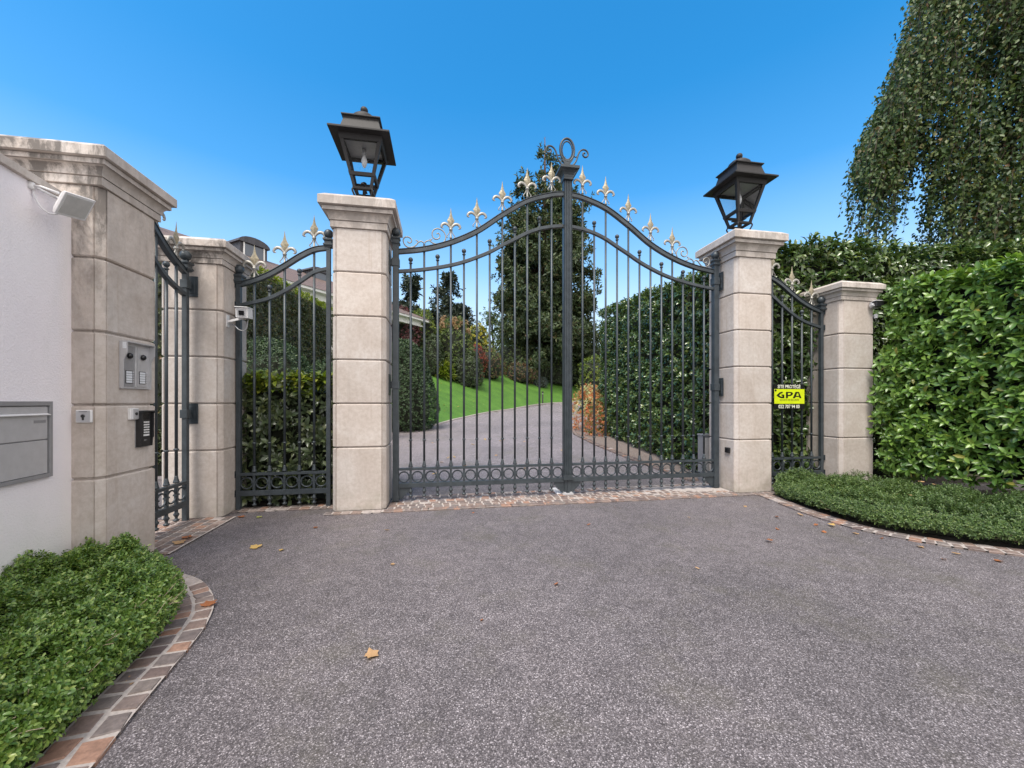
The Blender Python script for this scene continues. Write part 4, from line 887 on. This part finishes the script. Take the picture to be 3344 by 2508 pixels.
# low box hedges in front, built as height fields
def low_hedge(name,label,front,back,H,nsh,k,L,Wd,mat,seed,twigs=40,round_=.22,lip=.10,zmin=.18,stem=.045,tw=1.0):
    r_=np.random.default_rng(seed)
    F=np.array([front(s) for s in np.linspace(0,1,200)]); B=np.array([back(s) for s in np.linspace(0,1,200)])
    def top(P,e):
        b=.040*np.sin(5.1*P[:,0]+3.3*P[:,1]+seed)+.036*np.sin(9.7*P[:,1]-6.1*P[:,0])+.030*np.sin(21*P[:,0]+17*P[:,1])+.020*np.sin(37*P[:,0]-29*P[:,1])
        return (H(P)+b)*np.clip(e/round_,0,1)**.38
    n1=int(nsh*.72); i=r_.integers(0,200,n1); t=r_.uniform(0,1,n1)**1.15
    P2=F[i]+(B[i]-F[i])*t[:,None]; wdt=np.linalg.norm(B[i]-F[i],axis=1); e=np.minimum(t*wdt,np.minimum(i,199-i)*.03+.12)+.015
    P2=P2+r_.normal(0,.01,(n1,2)); z=top(P2,e)-r_.uniform(0,1,n1)**2*.09
    P=np.concatenate([P2,np.maximum(.03,z)[:,None]],1)
    outd=unit(F[i]-B[i]); D=np.concatenate([outd*np.clip(1-e/round_,0,1)[:,None]*1.1,np.ones((n1,1))*.75],1)+r_.normal(0,.42,(n1,3))
    n2=nsh-n1; i=r_.integers(0,200,n2); zz=r_.uniform(zmin,1,n2); outd2=unit(F[i]-B[i])
    Hh=H(F[i])
    Q=np.concatenate([F[i]+outd2*(lip*np.sin(zz*PI*.9)-.04-r_.uniform(0,1,n2)**1.5*.10)[:,None]-outd2*0.02,(zz*Hh*.85)[:,None]],1)
    D2=np.concatenate([outd2,np.ones((n2,1))*.25],1)+r_.normal(0,.45,(n2,3))
    P=np.concatenate([P,Q]); D=np.concatenate([D,D2])
    poly=[tuple(F[j]+unit((B[j]-F[j])[None])[0]*.16) for j in range(0,200,8)]+[tuple(B[j]) for j in range(199,-1,-8)]
    hv=[];hf=[];m=25;
    for z in (0.0,1.0):
        for j in range(0,200,8): hv.append((*(F[j]+unit((B[j]-F[j])[None])[0]*(.14+.08*z)),max(.02,z*float(H(F[j][None])[0])*.62)))
        for j in range(0,200,8): hv.append((*B[j],max(.02,z*float(H(B[j][None])[0])*.70)))
    hf+= [[j,j+1,2*m+j+1,2*m+j] for j in range(m-1)]+[[2*m+j,2*m+j+1,3*m+j+1,3*m+j] for j in range(m-1)]
    o=build_leaves(name,[shoots(P,D,k,L,Wd,mat,stem,(45,88),True)],None,(hv,hf,CORE))
    tag(o,label,'hedge')
    # bare twigs showing at the foot and poking out
    mb=MB()
    for _ in range(twigs):
        j=int(r_.integers(30,197)); p=F[j]; od=unit((F[j]-B[j])[None])[0]; tn=np.array([-od[1],od[0]])
        h=float(H(p[None])[0]); s=-.18; z=r_.uniform(.02,.08); pts=[]
        dr=r_.uniform(-.9,.9); ln=r_.uniform(.18,.34)*tw
        for q in range(5):
            f=q/4; xy=p+od*(s+f*ln*.85)+tn*dr*f*ln; pts.append((xy[0],xy[1],z+f*h*r_.uniform(.35,.75)+.01*r_.normal()))
        mb.tube(cr(pts,2),[.0032*(1-.07*k) for k in range(9)],4)
        if r_.uniform()<.6: c0=np.array(pts[2]); mb.tube([tuple(c0),tuple(c0+np.array([*(od*.06+tn*r_.normal(0,.05)),r_.uniform(-.01,.05)])),tuple(c0+np.array([*(od*.11+tn*r_.normal(0,.09)),r_.uniform(-.02,.08)]))],[.0026,.002,.0014],4)
    link('twigs',mb.mesh('twigs',TWIG),o)['kind']='stuff'; return o
def fn_poly(P):
    f,S=along(P,1)
    return lambda s: f(s*S,0)
LF=[lf(s,.285) for s in np.linspace(.25,LS-.6,60)]
LB=[(-3.28,3.12),(-3.38,2.95),(-3.28,2.55),(-3.15,2.1),(-3.02,1.65),(-2.9,1.2),(-2.7,.5),(-2.55,0),(-2.2,-1.4)]
low_hedge('box_hedge','low clipped box hedge in front of the white wall, at the lower left',fn_poly(LF),fn_poly(LB),lambda P: .315+.05*np.clip((P[:,1]-2.3),-1,1)*1.0+0*P[:,0],23000,9,.0220,.0115,BOX,5,150,.18,.15,.30,.05,1.15)
RF=[rf(s,.26) for s in np.linspace(.15,RS-.2,60)]
RB=[(4.25,6.24),(4.6,6.4),(5.1,6.45),(5.6,6.3),(5.75,5.75),(5.85,5.3),(6.1,4.95),(6.3,4.55),(6.65,4.1),(7.3,3.6)]
low_hedge('box_hedge','low dark spreading hedge below the right-hand short pillar and laurel',fn_poly(RF),fn_poly(RB),lambda P: .225+.06*np.clip((6.2-P[:,1])/2,0,1),19000,10,.026,.010,BOXD,8,60,.16,.14,.50,.07)
# ================================================================== GARDEN SHRUBS (crown on the bank and round the drive)
def shrub(label,x,y,rx,h,mat,n,L,Wd,**kw):
    return blob('shrub',label,'shrub',(x,y,hzf(x,y)-.1),(rx,kw.pop('ry',rx*.9),h),mat,n,kw.pop('k',6),L,Wd,**kw)
shrub('burgundy-leaved shrub in front of the house porch',-7.2,25.5,1.2,4.3,BURG,1200,.12,.06)
shrub('dark purple shrub below the burgundy one, beside the topiary',-6.6,24.3,.8,2.2,BURG,500,.12,.06)
shrub('yellow-green leafy shrub between the porch column and the hydrangea',-6.0,26.6,.95,4.4,SHRUBG,900,.13,.06,mats2=(NEWLEAF,.35,.6))
o=shrub('tall hydrangea with faded pinkish flower heads on top',-4.1,27.6,1.35,4.3,SHRUBG,1100,.13,.06)
n=46; th_=rng.uniform(0,2*PI,n); rr=rng.uniform(.3,1,n)**.5*1.15; hp=np.stack([-4.1+rr*np.cos(th_),27.6+rr*np.sin(th_)*.9,hzf(-4.1,27.6)+4.25-.9*(rr/1.15)**2+rng.normal(0,.12,n)],1)
hp=np.repeat(hp,30,0); off=rn(len(hp)); off=unit(off)*rng.uniform(.03,.15,(len(hp),1)); off[:,2]*=1.5; hp=hp+off
link('flower_heads',build_leaves('tmp_heads',[shoots(hp,off+rn(len(hp),.2),3,.07,.05,HEADS,0,(50,90),False)]).data,o); bpy.data.objects.remove(bpy.data.objects['tmp_heads'])
shrub('dark bush under the hydrangea at the back of the lawn',-3.0,27.0,1.0,2.4,SHRUBD,700,.11,.05)
shrub('dark bush left of the hydrangea at the back of the lawn',-5.4,26.0,.9,2.6,SHRUBD,700,.11,.05)
shrub('small spiky yellowish plant at the edge of the lawn below the hydrangea',-4.55,26.2,.45,1.0,NEWLEAF,70,.5,.06,k=6,core=False,tilt=(15,60))
shrub('bright yellow shrub between the hydrangea and the tall conifer',-3.0,33,1.2,4.2,YELL,700,.15,.09,mats2=(SHRUBG,.3,0))
shrub('red-leaved azalea right of the hydrangea',-2.95,30.3,.95,2.7,REDL,700,.08,.045,mats2=(BURG,.35,0))
shrub('low dark burgundy bush below the red azalea',-2.95,28.6,.8,1.2,BURG,400,.08,.045)
shrub('greenish-russet azalea on the bank under the conifer',-1.9,32,1.25,2.5,RUSSET,900,.08,.045,mats2=(SHRUBG,.5,0))
shrub('round green rhododendron under the conifer',-.1,37,1.5,3.2,SHRUBG,800,.12,.05,mats2=(SHRUBD,.5,0))
shrub('low russet azalea at the lawn edge, left of the garden light',.55,35.2,1.25,1.7,RUSSET,700,.08,.045,mats2=(SHRUBG,.3,0))
shrub('second low russet azalea, closest to the garden light',1.65,36.2,.95,1.5,RUSSET,500,.08,.045,mats2=(SHRUBG,.4,0))
shrub('broad dark evergreen shrub at the foot of the conifer',2.3,38.2,1.9,3.4,SHRUBD,1100,.13,.05,mats2=(SHRUBG,.3,.3))
shrub('dark evergreen shrub behind the fluted gate post',4.5,39,1.9,3.2,SHRUBD,1000,.13,.05,mats2=(SHRUBG,.2,.3))
shrub('small blue-grey shrub beside the garden light',2.6,36,.7,1.0,BLUEG,350,.07,.03)
shrub('dark evergreen bush between the conifer and the tall drive hedge',7.7,40.5,2.3,4.6,SHRUBD,1200,.14,.055,mats2=(SHRUBG,.3,.3))
shrub('yellow-green bush at the far end of the tall drive hedge',5.3,26,.9,3.6,SHRUBG,700,.12,.06,mats2=(NEWLEAF,.4,.4))
o=shrub('red and cream bush at the end of the tall drive hedge',2.78,14.3,.62,1.75,ORANGE,700,.06,.034,mats2=(CREAM,.45,.35),ry=.8,core=False,depth=.5)
shrub('sparse orange-green bush on the gravel beside the drive hedge',2.78,12.9,.40,1.15,SHRUBG,260,.055,.03,mats2=(ORANGE,.55,.0),core=False,depth=.6)
# garden light
t=thing('garden_light','slim dark garden light standing at the lawn edge beyond the gate','garden light',(2.35,30.2,hzf(2.35,30.2)),0)
mb=MB(); mb.lathe([(.07,0),(.055,.03),(.055,.72)],n=12); link('post',mb.mesh('post',LAMP),t)
mb=MB(); mb.lathe([(.05,.72),(.05,.86)],n=12); link('diffuser',mb.mesh('diffuser',STEELD),t); mb=MB(); mb.lathe([(.075,.86),(.075,.95),(.01,.97)],n=12); link('cap',mb.mesh('cap',LAMP),t)
# ================================================================== TREES
def trunk_mesh(pts,rad,mat,n=10):
    mb=MB(); mb.tube(pts,rad,n); return mb
def conifer(label,x,y,H,prof,nbr,mat,barkm,tuft,ts,clump=9,upw=.3,gap=.0,zb=.06,lean=0,leader=True,seed=1,spray=.30):
    r_=np.random.default_rng(seed); z0=hzf(x,y)-.2; t=thing('conifer_tree',label,'tree',(x,y,z0))
    mb=MB(); mb.tube([(0,0,0),(0,0,H*.3),(lean*.5,0,H*.7),(lean,0,H*.985)],[H*.024,H*.017,H*.008,H*.0012],10)
    C=[];Dv=[]
    for b in range(nbr):
        f=zb+(1-zb)*r_.uniform(0,1)**1.02; L=prof(f)*r_.uniform(.62,1.08)
        if L<.03: continue
        if f>.42 and r_.uniform()<min(.80,(f-.42)*1.9): continue
        bare=seed==3 and f>.875
        az=r_.uniform(0,2*PI); zz=f*H; droop=-.12*L if f<.8 else .25*L
        e=np.array([math.cos(az),math.sin(az),0]); p=[np.array([lean*f,0,zz])+e*(L*s)+np.array([0,0,droop*math.sin(s*2.2)+upw*L*.35*s*s]) for s in np.linspace(0,1,5)]
        rb=max(.012,L*.012); mb.tube(p,[rb,rb*.8,rb*.6,rb*.4,rb*.2],4)
        if bare: continue
        m=max(3,int(clump*L/ prof(.25)))
        s=r_.uniform(.28,1.0,m)**.7
        for q in s:
            i=min(3,int(q*4)); f2=q*4-i; c=p[i]+(p[i+1]-p[i])*f2
            C.append(c+r_.normal(0,.10*ts+.05*L,3)*np.array([1,1,.8])); Dv.append(e*.7+np.array([0,0,upw])+r_.normal(0,.5,3))
    link('trunk',mb.mesh('trunk',barkm),t)
    C=np.array(C);Dv=np.array(Dv)
    # every clump is a handful of sprays
    k=tuft; P=np.repeat(C,k,0)+r_.normal(0,ts*.30,(len(C)*k,3))*np.array([1,1,.8]); D=np.repeat(Dv,k,0)+r_.normal(0,.5,(len(C)*k,3))
    gsp=[shoots(P,D,5,spray,spray*.42,mat,spray*.5,(20,70),False)]
    o=build_leaves('crown',gsp,t); return t
def seq(f):
    pts=[(0,5.4),(.15,5.3),(.35,5.0),(.5,4.6),(.62,4.1),(.70,3.6),(.79,2.8),(.84,1.9),(.88,1.1),(.92,.6),(1.0,.15)]
    for (a,b),(c,d) in zip(pts[:-1],pts[1:]):
        if f<=c: return lerp(b,d,(f-a)/(c-a))
    return .1
conifer('very tall dark conifer with a bare thin leader, rising behind the gate centre',3.3,39.5,24.8,lambda f:.99*seq(f),620,CONIF,BARKC,5,.80,10,.45,seed=3,spray=.40)
conifer('dark spreading cedar behind the hydrangea',-6.6,41,9.9,lambda f:3.7*(1-f)**.75+.15,200,CEDAR,BARK,5,.7,9,.3,seed=5,spray=.42)
conifer('dark conifer behind the porch roof',-11.3,43,10.3,lambda f:2.6*(1-f)**.7+.2,110,CEDAR,BARK,5,.8,8,.4,seed=6,spray=.5)
def crown_tree(label,x,y,H,R_,mat,n,L,Wd,barkm,seed,zc=.62,mats2=None):
    r_=np.random.default_rng(seed); z0=hzf(x,y)-.2; t=thing('leafy_tree',label,'tree',(x,y,z0)); mb=MB()
    mb.tube([(0,0,0),(.1,0,H*.35),(0,.1,H*.75)],[H*.022,H*.016,H*.006],8)
    C=[]
    for i in range(16):
        az=r_.uniform(0,2*PI); f=r_.uniform(.35,.95); e=np.array([math.cos(az),math.sin(az),0])*R_*r_.uniform(.45,.95)*math.sin(PI*min(.95,f))
        c=np.array([0,0,H*f])+e; mb.tube([(0,0,H*max(.2,f-.25)),tuple(np.array([0,0,H*(f-.08)])+e*.5),tuple(c)],[H*.008,H*.005,H*.002],5); C.append(c)
    link('trunk',mb.mesh('trunk',barkm),t); C=np.array(C)
    i=r_.integers(0,len(C),n); P=C[i]+r_.normal(0,R_*.26,(n,3)); D=unit(P-C[i])+np.array([0,0,.3])+r_.normal(0,.4,(n,3))
    gs=[shoots(P,D,6,L,Wd,mat,.1,(35,85),False)]; build_leaves('crown',gs,t); return t
crown_tree('pale yellow-green tree far behind, left of the tall conifer',-2.6,52,8.5,2.2,SHRUBG,500,.28,.16,BARK,3)
crown_tree('small green tree far behind the end of the drive hedge',9.6,42,7.2,2.6,SHRUBG,600,.22,.12,BARK,4)
crown_tree('dark leafy tree behind the house roof',-15.5,40,10,3.0,SHRUBD,600,.25,.14,BARK,8)
# weeping beech on the right
t=thing('weeping_beech','large weeping beech trailing its leaf curtains over the hedge, top right','tree',(17.8,13.2,0))
bx,by=17.8,13.2
mb=MB(); mb.tube([(0,0,0),(.1,.1,3),(-.1,0,7),(-.3,0,11),(-.2,.2,15.5)],[.42,.36,.30,.22,.10],12)
def zmax(x):
    pts=[(9.1,7.75),(9.5,8.55),(10.0,9.6),(10.5,11.0),(11.0,12.8),(11.5,14.3),(12.5,15.5),(20,16)]
    for (a,b),(c,d) in zip(pts[:-1],pts[1:]):
        if x<=c: return lerp(b,d,(x-a)/(c-a))
    return 16
PS=[];AX=[];r_=np.random.default_rng(21)
twigs=MB()
for i in range(5800):
    x=9.15+(17.2-9.15)*r_.uniform()**.85; y=r_.uniform(10.0,13.2)-.35*max(0,x-11.5)*r_.uniform()
    if y<9.4: y=9.4
    sx=x*10.5/y if False else x; x=x*(y/10.5)**.9
    zm=zmax(sx); 
    lo=7.55 if sx<9.7 else (7.25 if sx<10.5 else (7.9 if sx<11.35 else 4.6))
    if 10.5<sx<11.35 and r_.uniform()<.25: continue
    z1=zm-(zm-lo)*r_.uniform(0,.92)**1.0; ln=r_.uniform(.9,2.5)
    if math.sin(2.9*sx+.7*z1)+math.sin(2.1*z1-1.7*sx+1.2)+.8*math.sin(4.3*sx+3.1*z1)>1.2 and r_.uniform()<.9: continue
    thin=False
    if sx<11.3 and r_.uniform()<.24: ln=r_.uniform(1.6,3.0); thin=True
    if sx<9.6: ln*=.7
    if sx<11.3 and not thin and z1-ln<lo-.3: ln=max(.4,z1-lo+.3)
    dx=-r_.uniform(.05,.35)*ln; dy=-r_.uniform(-.1,.2)*ln; m=int(ln*15)
    for j in range(m):
        f=j/m; p=np.array([x+dx*math.sin(f*1.4)-bx,y+dy*f-by,z1-ln*f**1.25]); p[2]=1.45+(p[2]-1.45)*(y/10.5)**.9; PS.append(p+r_.normal(0,.03 if thin else .06,3)); AX.append(np.array([r_.normal(0,.6)-.25,r_.normal(0,.6)-.2,-.75]))
    if r_.uniform()<.30 or thin: zs_=lambda q:1.45+(q-1.45)*(y/10.5)**.9; twigs.tube([(x-bx,y-by,zs_(z1)),(x+dx*.6-bx,y+dy*.5-by,zs_(z1-ln*.42)),(x+dx-bx,y+dy-by,zs_(z1-ln))],[.008,.006,.003],3)
# arching limbs carrying the curtains
for i in range(18):
    x=13.6+r_.uniform()*3; y=r_.uniform(10.2,13); zt_=zmax(x)-r_.uniform(.2,2.0); zs=min(zt_-.3+1.5,r_.uniform(6,13))
    mb.tube(cr([(-.1,0,zs),((x-bx)*.5,(y-by)*.5,max(zs,zt_)+.4),(x-bx,y-by,zt_)],4),[.09-.008*k for k in range(9)],6)
link('trunk',mb.mesh('trunk',BARK),t); link('hanging_twigs',twigs.mesh('hanging_twigs',BARK),t)['kind']='stuff'
PS=np.array(PS);AX=np.array(AX); NR=rn(len(PS),.8)+np.array([[-.3,-.6,.55]])
Lz=rng.uniform(.085,.145,len(PS)); sel=(PS[:,0]+bx>13.2)&(np.abs(PS[:,2]-7.6)<1.3)&(rng.uniform(0,1,len(PS))<.35)
build_leaves('crown',[(PS[~sel],AX[~sel],NR[~sel],Lz[~sel],Lz[~sel]*.62,False,BEECH),(PS[sel],AX[sel],NR[sel],Lz[sel],Lz[sel]*.6,False,BROWNL)],t)
# ================================================================== HOUSE
HA=math.atan2(-.893,-.449)  # local +x from the far eave corner back towards the camera
t=thing('house','cream house with brown tiled roof, white eaves and dark dormers behind the left hedges','house',(-5.38,26,0),HA)
zb=2.0; ze=6.74
# local: x along eave (toward camera), y: into the house is -? (rotate (0,1) by HA)
iy=-1 # into the house
def hb(mb,x0,x1,y0,y1,z0,z1): a,b=sorted((y0*iy,y1*iy)); return mb.box(x0,x1,a,b,z0,z1)
mb=MB(); hb(mb,6.0,22,1.0,9,zb,ze-.45); hb(mb,1.0,6.0,3.6,9,zb,ze-.45); link('wall',mb.mesh('wall',HWALL),t)
mb=MB(); hb(mb,.0,22.5,.0,9.6,ze-.12,ze); hb(mb,.35,22.4,.35,9.4,ze-.42,ze-.12); link('cornice',mb.mesh('cornice',HTRIM),t)
for x in (1.0,3.4,5.7):
    mb=MB(); mb.lathe([(.20,zb),(.17,zb+.2),(.14,ze-.75),(.20,ze-.62),(.22,ze-.55)],x,.8*iy,14); link('porch_column',mb.mesh('porch_column',HTRIM),t)
mb=MB(); rise=1.7
V=[(-.05,-.05*iy,ze),(22.5,-.05*iy,ze),(22.5,9.6*iy,ze),(-.05,9.6*iy,ze),(3.3,3.2*iy,ze+rise),(22.5,3.2*iy,ze+rise),(22.5,6.4*iy,ze+rise),(3.3,6.4*iy,ze+rise)]
mb.add(V,[(0,1,5,4),(4,5,6,7),(3,7,6,2),(0,4,7,3),(1,2,6,5),(0,3,2,1)]); rf_=link('roof',mb.mesh('roof',ROOF),t)
def dormer(x,y,w,h,round_=False,zb_=None):
    z=ze+rise*min(1,y/3.2)-.15 if zb_ is None else zb_
    mb=MB(); hb(mb,x-w/2,x+w/2,y,y+1.6,z,z+h*.72)
    arc=[(x+ (w/2+.10)*math.cos(a),z+h*.70+(h*.32)*math.sin(a)) for a in np.linspace(0,PI,11)]
    mb.loft([[(px,(y-.10)*iy,pz) for px,pz in arc],[(px,(y+1.6)*iy,pz) for px,pz in arc]])
    d=link('dormer',mb.mesh('dormer',SLATE),rf_); mb=MB(); hb(mb,x-w*.34,x+w*.34,y-.02,y-.003,z+h*.14,z+h*.66); link('window',mb.mesh('window',WINGL),d)
    mb=MB(); [hb(mb,x+s*w*.37-.03,x+s*w*.37+.03,y-.05,y-.021,z+h*.1,z+h*.70) for s in (1,-1)]; link('window_frame',mb.mesh('window_frame',HTRIM),d)
dormer(9.6,2.9,1.25,1.05); dormer(6.2,2.7,1.1,.75); dormer(4.1,2.4,.75,.85); dormer(14.3,2.6,1.4,1.15)
mb=MB(); hb(mb,8.6,8.9,5.0,5.6,ze+rise-.3,ze+rise+.9); link('chimney',mb.mesh('chimney',HWALL),rf_)
mb=MB(); [hb(mb,x,x+1.1,.985,.999,zb+1.2,zb+3.0) for x in ()]
for x in (8.0,11.5,15.0):
    mb=MB(); hb(mb,x-.6,x+.6,.97,.998,zb+1.3,zb+3.3); w=link('window',mb.mesh('window',WINGL),t); mb=MB(); hb(mb,x-.72,x-.6,.93,.999,zb+1.2,zb+3.4); hb(mb,x+.6,x+.72,.93,.999,zb+1.2,zb+3.4); hb(mb,x-.72,x+.72,.93,.999,zb+3.4,zb+3.52); link('frame',mb.mesh('frame',HTRIM),w)
# ================================================================== FALLEN LEAVES
def maple(size,mat,seed,lobes=5):
    r_=random.Random(seed); pts=[]; n=lobes*4
    for i in range(n):
        a=2*PI*i/n; f=(1,.80,.66,.80)[i%4]*(1 if i else .6); f*=r_.uniform(.82,1.12); pts.append((size*f*math.cos(a)*.8,size*f*math.sin(a)*.72))
    vs=[(0,0,size*.10)]+[(x,y,size*(.03+.34*abs(y/size)**1.5*r_.uniform(.4,1.2)+.10*max(0,x/size))) for x,y in pts]
    fs=[(0,i,i%n+1) for i in range(1,n+1)]
    me=bpy.data.meshes.new('fallen_leaf'); me.from_pydata(vs,[],fs); me.materials.append(mat); me.polygons.foreach_set('use_smooth',[True]*len(fs)); me.update(); return me
def oval(size,mat):
    n=10; pts=[(size*math.cos(2*PI*i/n),size*.42*math.sin(2*PI*i/n)) for i in range(n)]
    vs=[(0,0,.004)]+[(x,y,.004+abs(y)*.5+abs(x/size)**2*size*.18) for x,y in pts]; fs=[(0,i,i%n+1) for i in range(1,n+1)]
    me=bpy.data.meshes.new('fallen_leaf'); me.from_pydata(vs,[],fs); me.materials.append(mat); return me
single=[(-2.54,3.9,.085,FALLY,1,'yellow maple leaf lying on the asphalt before the left railing'),(-.80,2.24,.062,FALLT,2,'pale tan leaf alone on the open asphalt, nearest the camera'),
 (-2.13,2.77,.075,FALLO,3,'rust-orange maple leaf on the left cobble edging'),(-3.40,4.12,.08,FALLO,4,'curled rust leaf on the cobbles in front of the side gate'),
 (-3.36,3.98,.085,FALLT,5,'tan maple leaf on the cobbles in front of the side gate'),(-3.15,4.9,.05,FALLG,6,'yellow-green leaf by the foot of the left railing'),(-3.38,4.92,.07,FALLO,7,'brown leaf by the foot of the short camera pillar'),
 (-1.97,2.0,.085,FALLT,8,'crumpled brown leaf caught at the foot of the low box hedge'),(-1.06,3.49,.03,FALLT,9,'tiny pale leaf on the asphalt left of centre'),(-2.24,3.82,.035,FALLY,10,'small pale leaf right of the yellow maple leaf'),(-2.25,4.5,.04,FALLO,11,'small rust leaf on the asphalt before the left lantern pillar'),
 (3.70,4.56,.06,FALLY,12,'pale yellow leaf near the right cobble edging'),(4.4,3.56,.05,FALLO,13,'orange leaf at the right edge of the asphalt'),(2.65,4.05,.05,FALLO,14,'small orange leaf on the asphalt well left of the right edging')]
for x,y,s,m,sd,lb in single:
    zz=.022 if ('cobble' in lb or 'edging' in lb and 'near' not in lb) else .006
    o=link('fallen_leaf',maple(s,m,sd),None,(x,y,zz),rotz=sd*1.7); tag(o,lb,'leaf','fallen leaves')
SM=[maple(.035,FALLO,31),oval(.04,FALLT),oval(.035,FALLO),maple(.04,FALLT,33)]
def scatter(pts,label,group,up=.006,ms=None,sc=1.0):
    for x,y in pts:
        o=link('fallen_leaf',random.choice(ms or SM),None,(x,y,hzf(x,y)+up if y>6.2 else up)); o.rotation_euler=(random.uniform(-.3,.3),random.uniform(-.3,.3),random.uniform(0,6.3)); s=random.uniform(.7,1.2)*sc; o.scale=(s,s,s); tag(o,label,'leaf',group)
scatter([(3.66,5.0),(3.55,4.6),(3.9,4.15),(4.05,3.9),(3.3,4.9),(3.45,4.35),(4.2,3.72),(3.2,5.4),(3.0,4.45),(3.95,3.6),(4.75,3.5),(3.75,4.3)],'small brown leaf on the asphalt along the right cobble edging','small leaves along the right edging')
scatter([(.35,3.1),(-.2,2.6),(1.6,3.4),(.9,4.6),(2.2,4.9),(-1.4,4.4),(-.5,5.1),(1.4,5.35)],'small brown leaf scattered on the open asphalt','small leaves on the open asphalt',sc=.7)
pts=[]
while len(pts)<60:
    i=random.randrange(10,40); x,y=es[i]; o_=random.uniform(.2,5); px,py=x-o_*.85,y+o_*.3
    if 14<py<31: pts.append((px,py))
scatter(pts,'pale fallen leaf on the lawn beyond the gate','fallen leaves on the lawn',up=.06,ms=[maple(.06,CREAM,41),oval(.06,FALLY)],sc=.9)
scatter([(random.uniform(-3.2,1.8),random.uniform(7.2,13)) for _ in range(22)],'pale fallen leaf on the garden drive beyond the gate','fallen leaves on the garden drive',up=.008,ms=[maple(.055,FALLT,43),oval(.06,FALLY)])
scatter([(4.6+random.uniform(-.5,1.5),4.9+random.uniform(-.5,.9)) for _ in range(12)],'tan leaf lying on the low dark hedge at the right','leaves lying on the right low hedge',up=.27)
# ================================================================== CAMERA, LIGHT, SKY
cam=bpy.data.cameras.new('camera'); co=bpy.data.objects.new('camera',cam); COL.objects.link(co)
co.location=(0,0,1.45); co.rotation_euler=(R(90),0,0); cam.sensor_width=36; cam.lens=36*850/2212; cam.shift_y=.01695; cam.clip_end=1500; cam.clip_start=.05; scn.camera=co
SUN_EL,SUN_AZ=R(60),R(203)   # azimuth from +Y clockwise: behind the camera, slightly left
sun=bpy.data.lights.new('sun','SUN'); sun.energy=2.1; sun.angle=R(26); sun.color=(1.0,.94,.86); so=bpy.data.objects.new('sun',sun); COL.objects.link(so)
dv=Vector((math.sin(SUN_AZ)*math.cos(SUN_EL),math.cos(SUN_AZ)*math.cos(SUN_EL),math.sin(SUN_EL)))
so.rotation_euler=(-dv).to_track_quat('-Z','Y').to_euler(); so.location=dv*40
w=bpy.data.worlds.new('World'); scn.world=w; w.use_nodes=True; nt=w.node_tree; bg=nt.nodes['Background']
sk=nt.nodes.new('ShaderNodeTexSky'); sk.sky_type='NISHITA'; sk.sun_disc=False; sk.sun_elevation=SUN_EL; sk.sun_rotation=SUN_AZ; sk.ozone_density=2.2; sk.air_density=1.0; sk.dust_density=1.2; sk.altitude=300
hs=nt.nodes.new('ShaderNodeHueSaturation'); hs.inputs['Saturation'].default_value=1.42; hs.inputs['Value'].default_value=1.0; hs.inputs['Hue'].default_value=.49; nt.links.new(sk.outputs[0],hs.inputs['Color'])
# made-up cloud bank added out of view, behind, above and right, for soft fill
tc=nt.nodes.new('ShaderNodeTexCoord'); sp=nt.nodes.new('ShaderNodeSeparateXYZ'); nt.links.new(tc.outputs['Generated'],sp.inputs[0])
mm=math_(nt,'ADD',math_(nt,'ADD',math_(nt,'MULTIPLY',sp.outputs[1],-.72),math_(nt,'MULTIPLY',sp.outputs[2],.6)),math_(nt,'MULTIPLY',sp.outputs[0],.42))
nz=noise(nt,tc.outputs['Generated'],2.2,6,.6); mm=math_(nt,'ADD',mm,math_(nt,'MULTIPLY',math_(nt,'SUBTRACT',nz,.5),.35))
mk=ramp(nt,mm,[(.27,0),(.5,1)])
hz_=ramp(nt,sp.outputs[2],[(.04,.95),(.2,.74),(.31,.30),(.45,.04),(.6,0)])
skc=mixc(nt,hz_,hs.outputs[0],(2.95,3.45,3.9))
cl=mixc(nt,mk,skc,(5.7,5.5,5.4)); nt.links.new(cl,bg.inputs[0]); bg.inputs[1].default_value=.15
vs_=scn.view_settings; vs_.view_transform='Standard'; vs_.look='None'; vs_.exposure=1.0; vs_.gamma=1.0
scn.cycles.max_bounces=8; scn.cycles.transparent_max_bounces=12
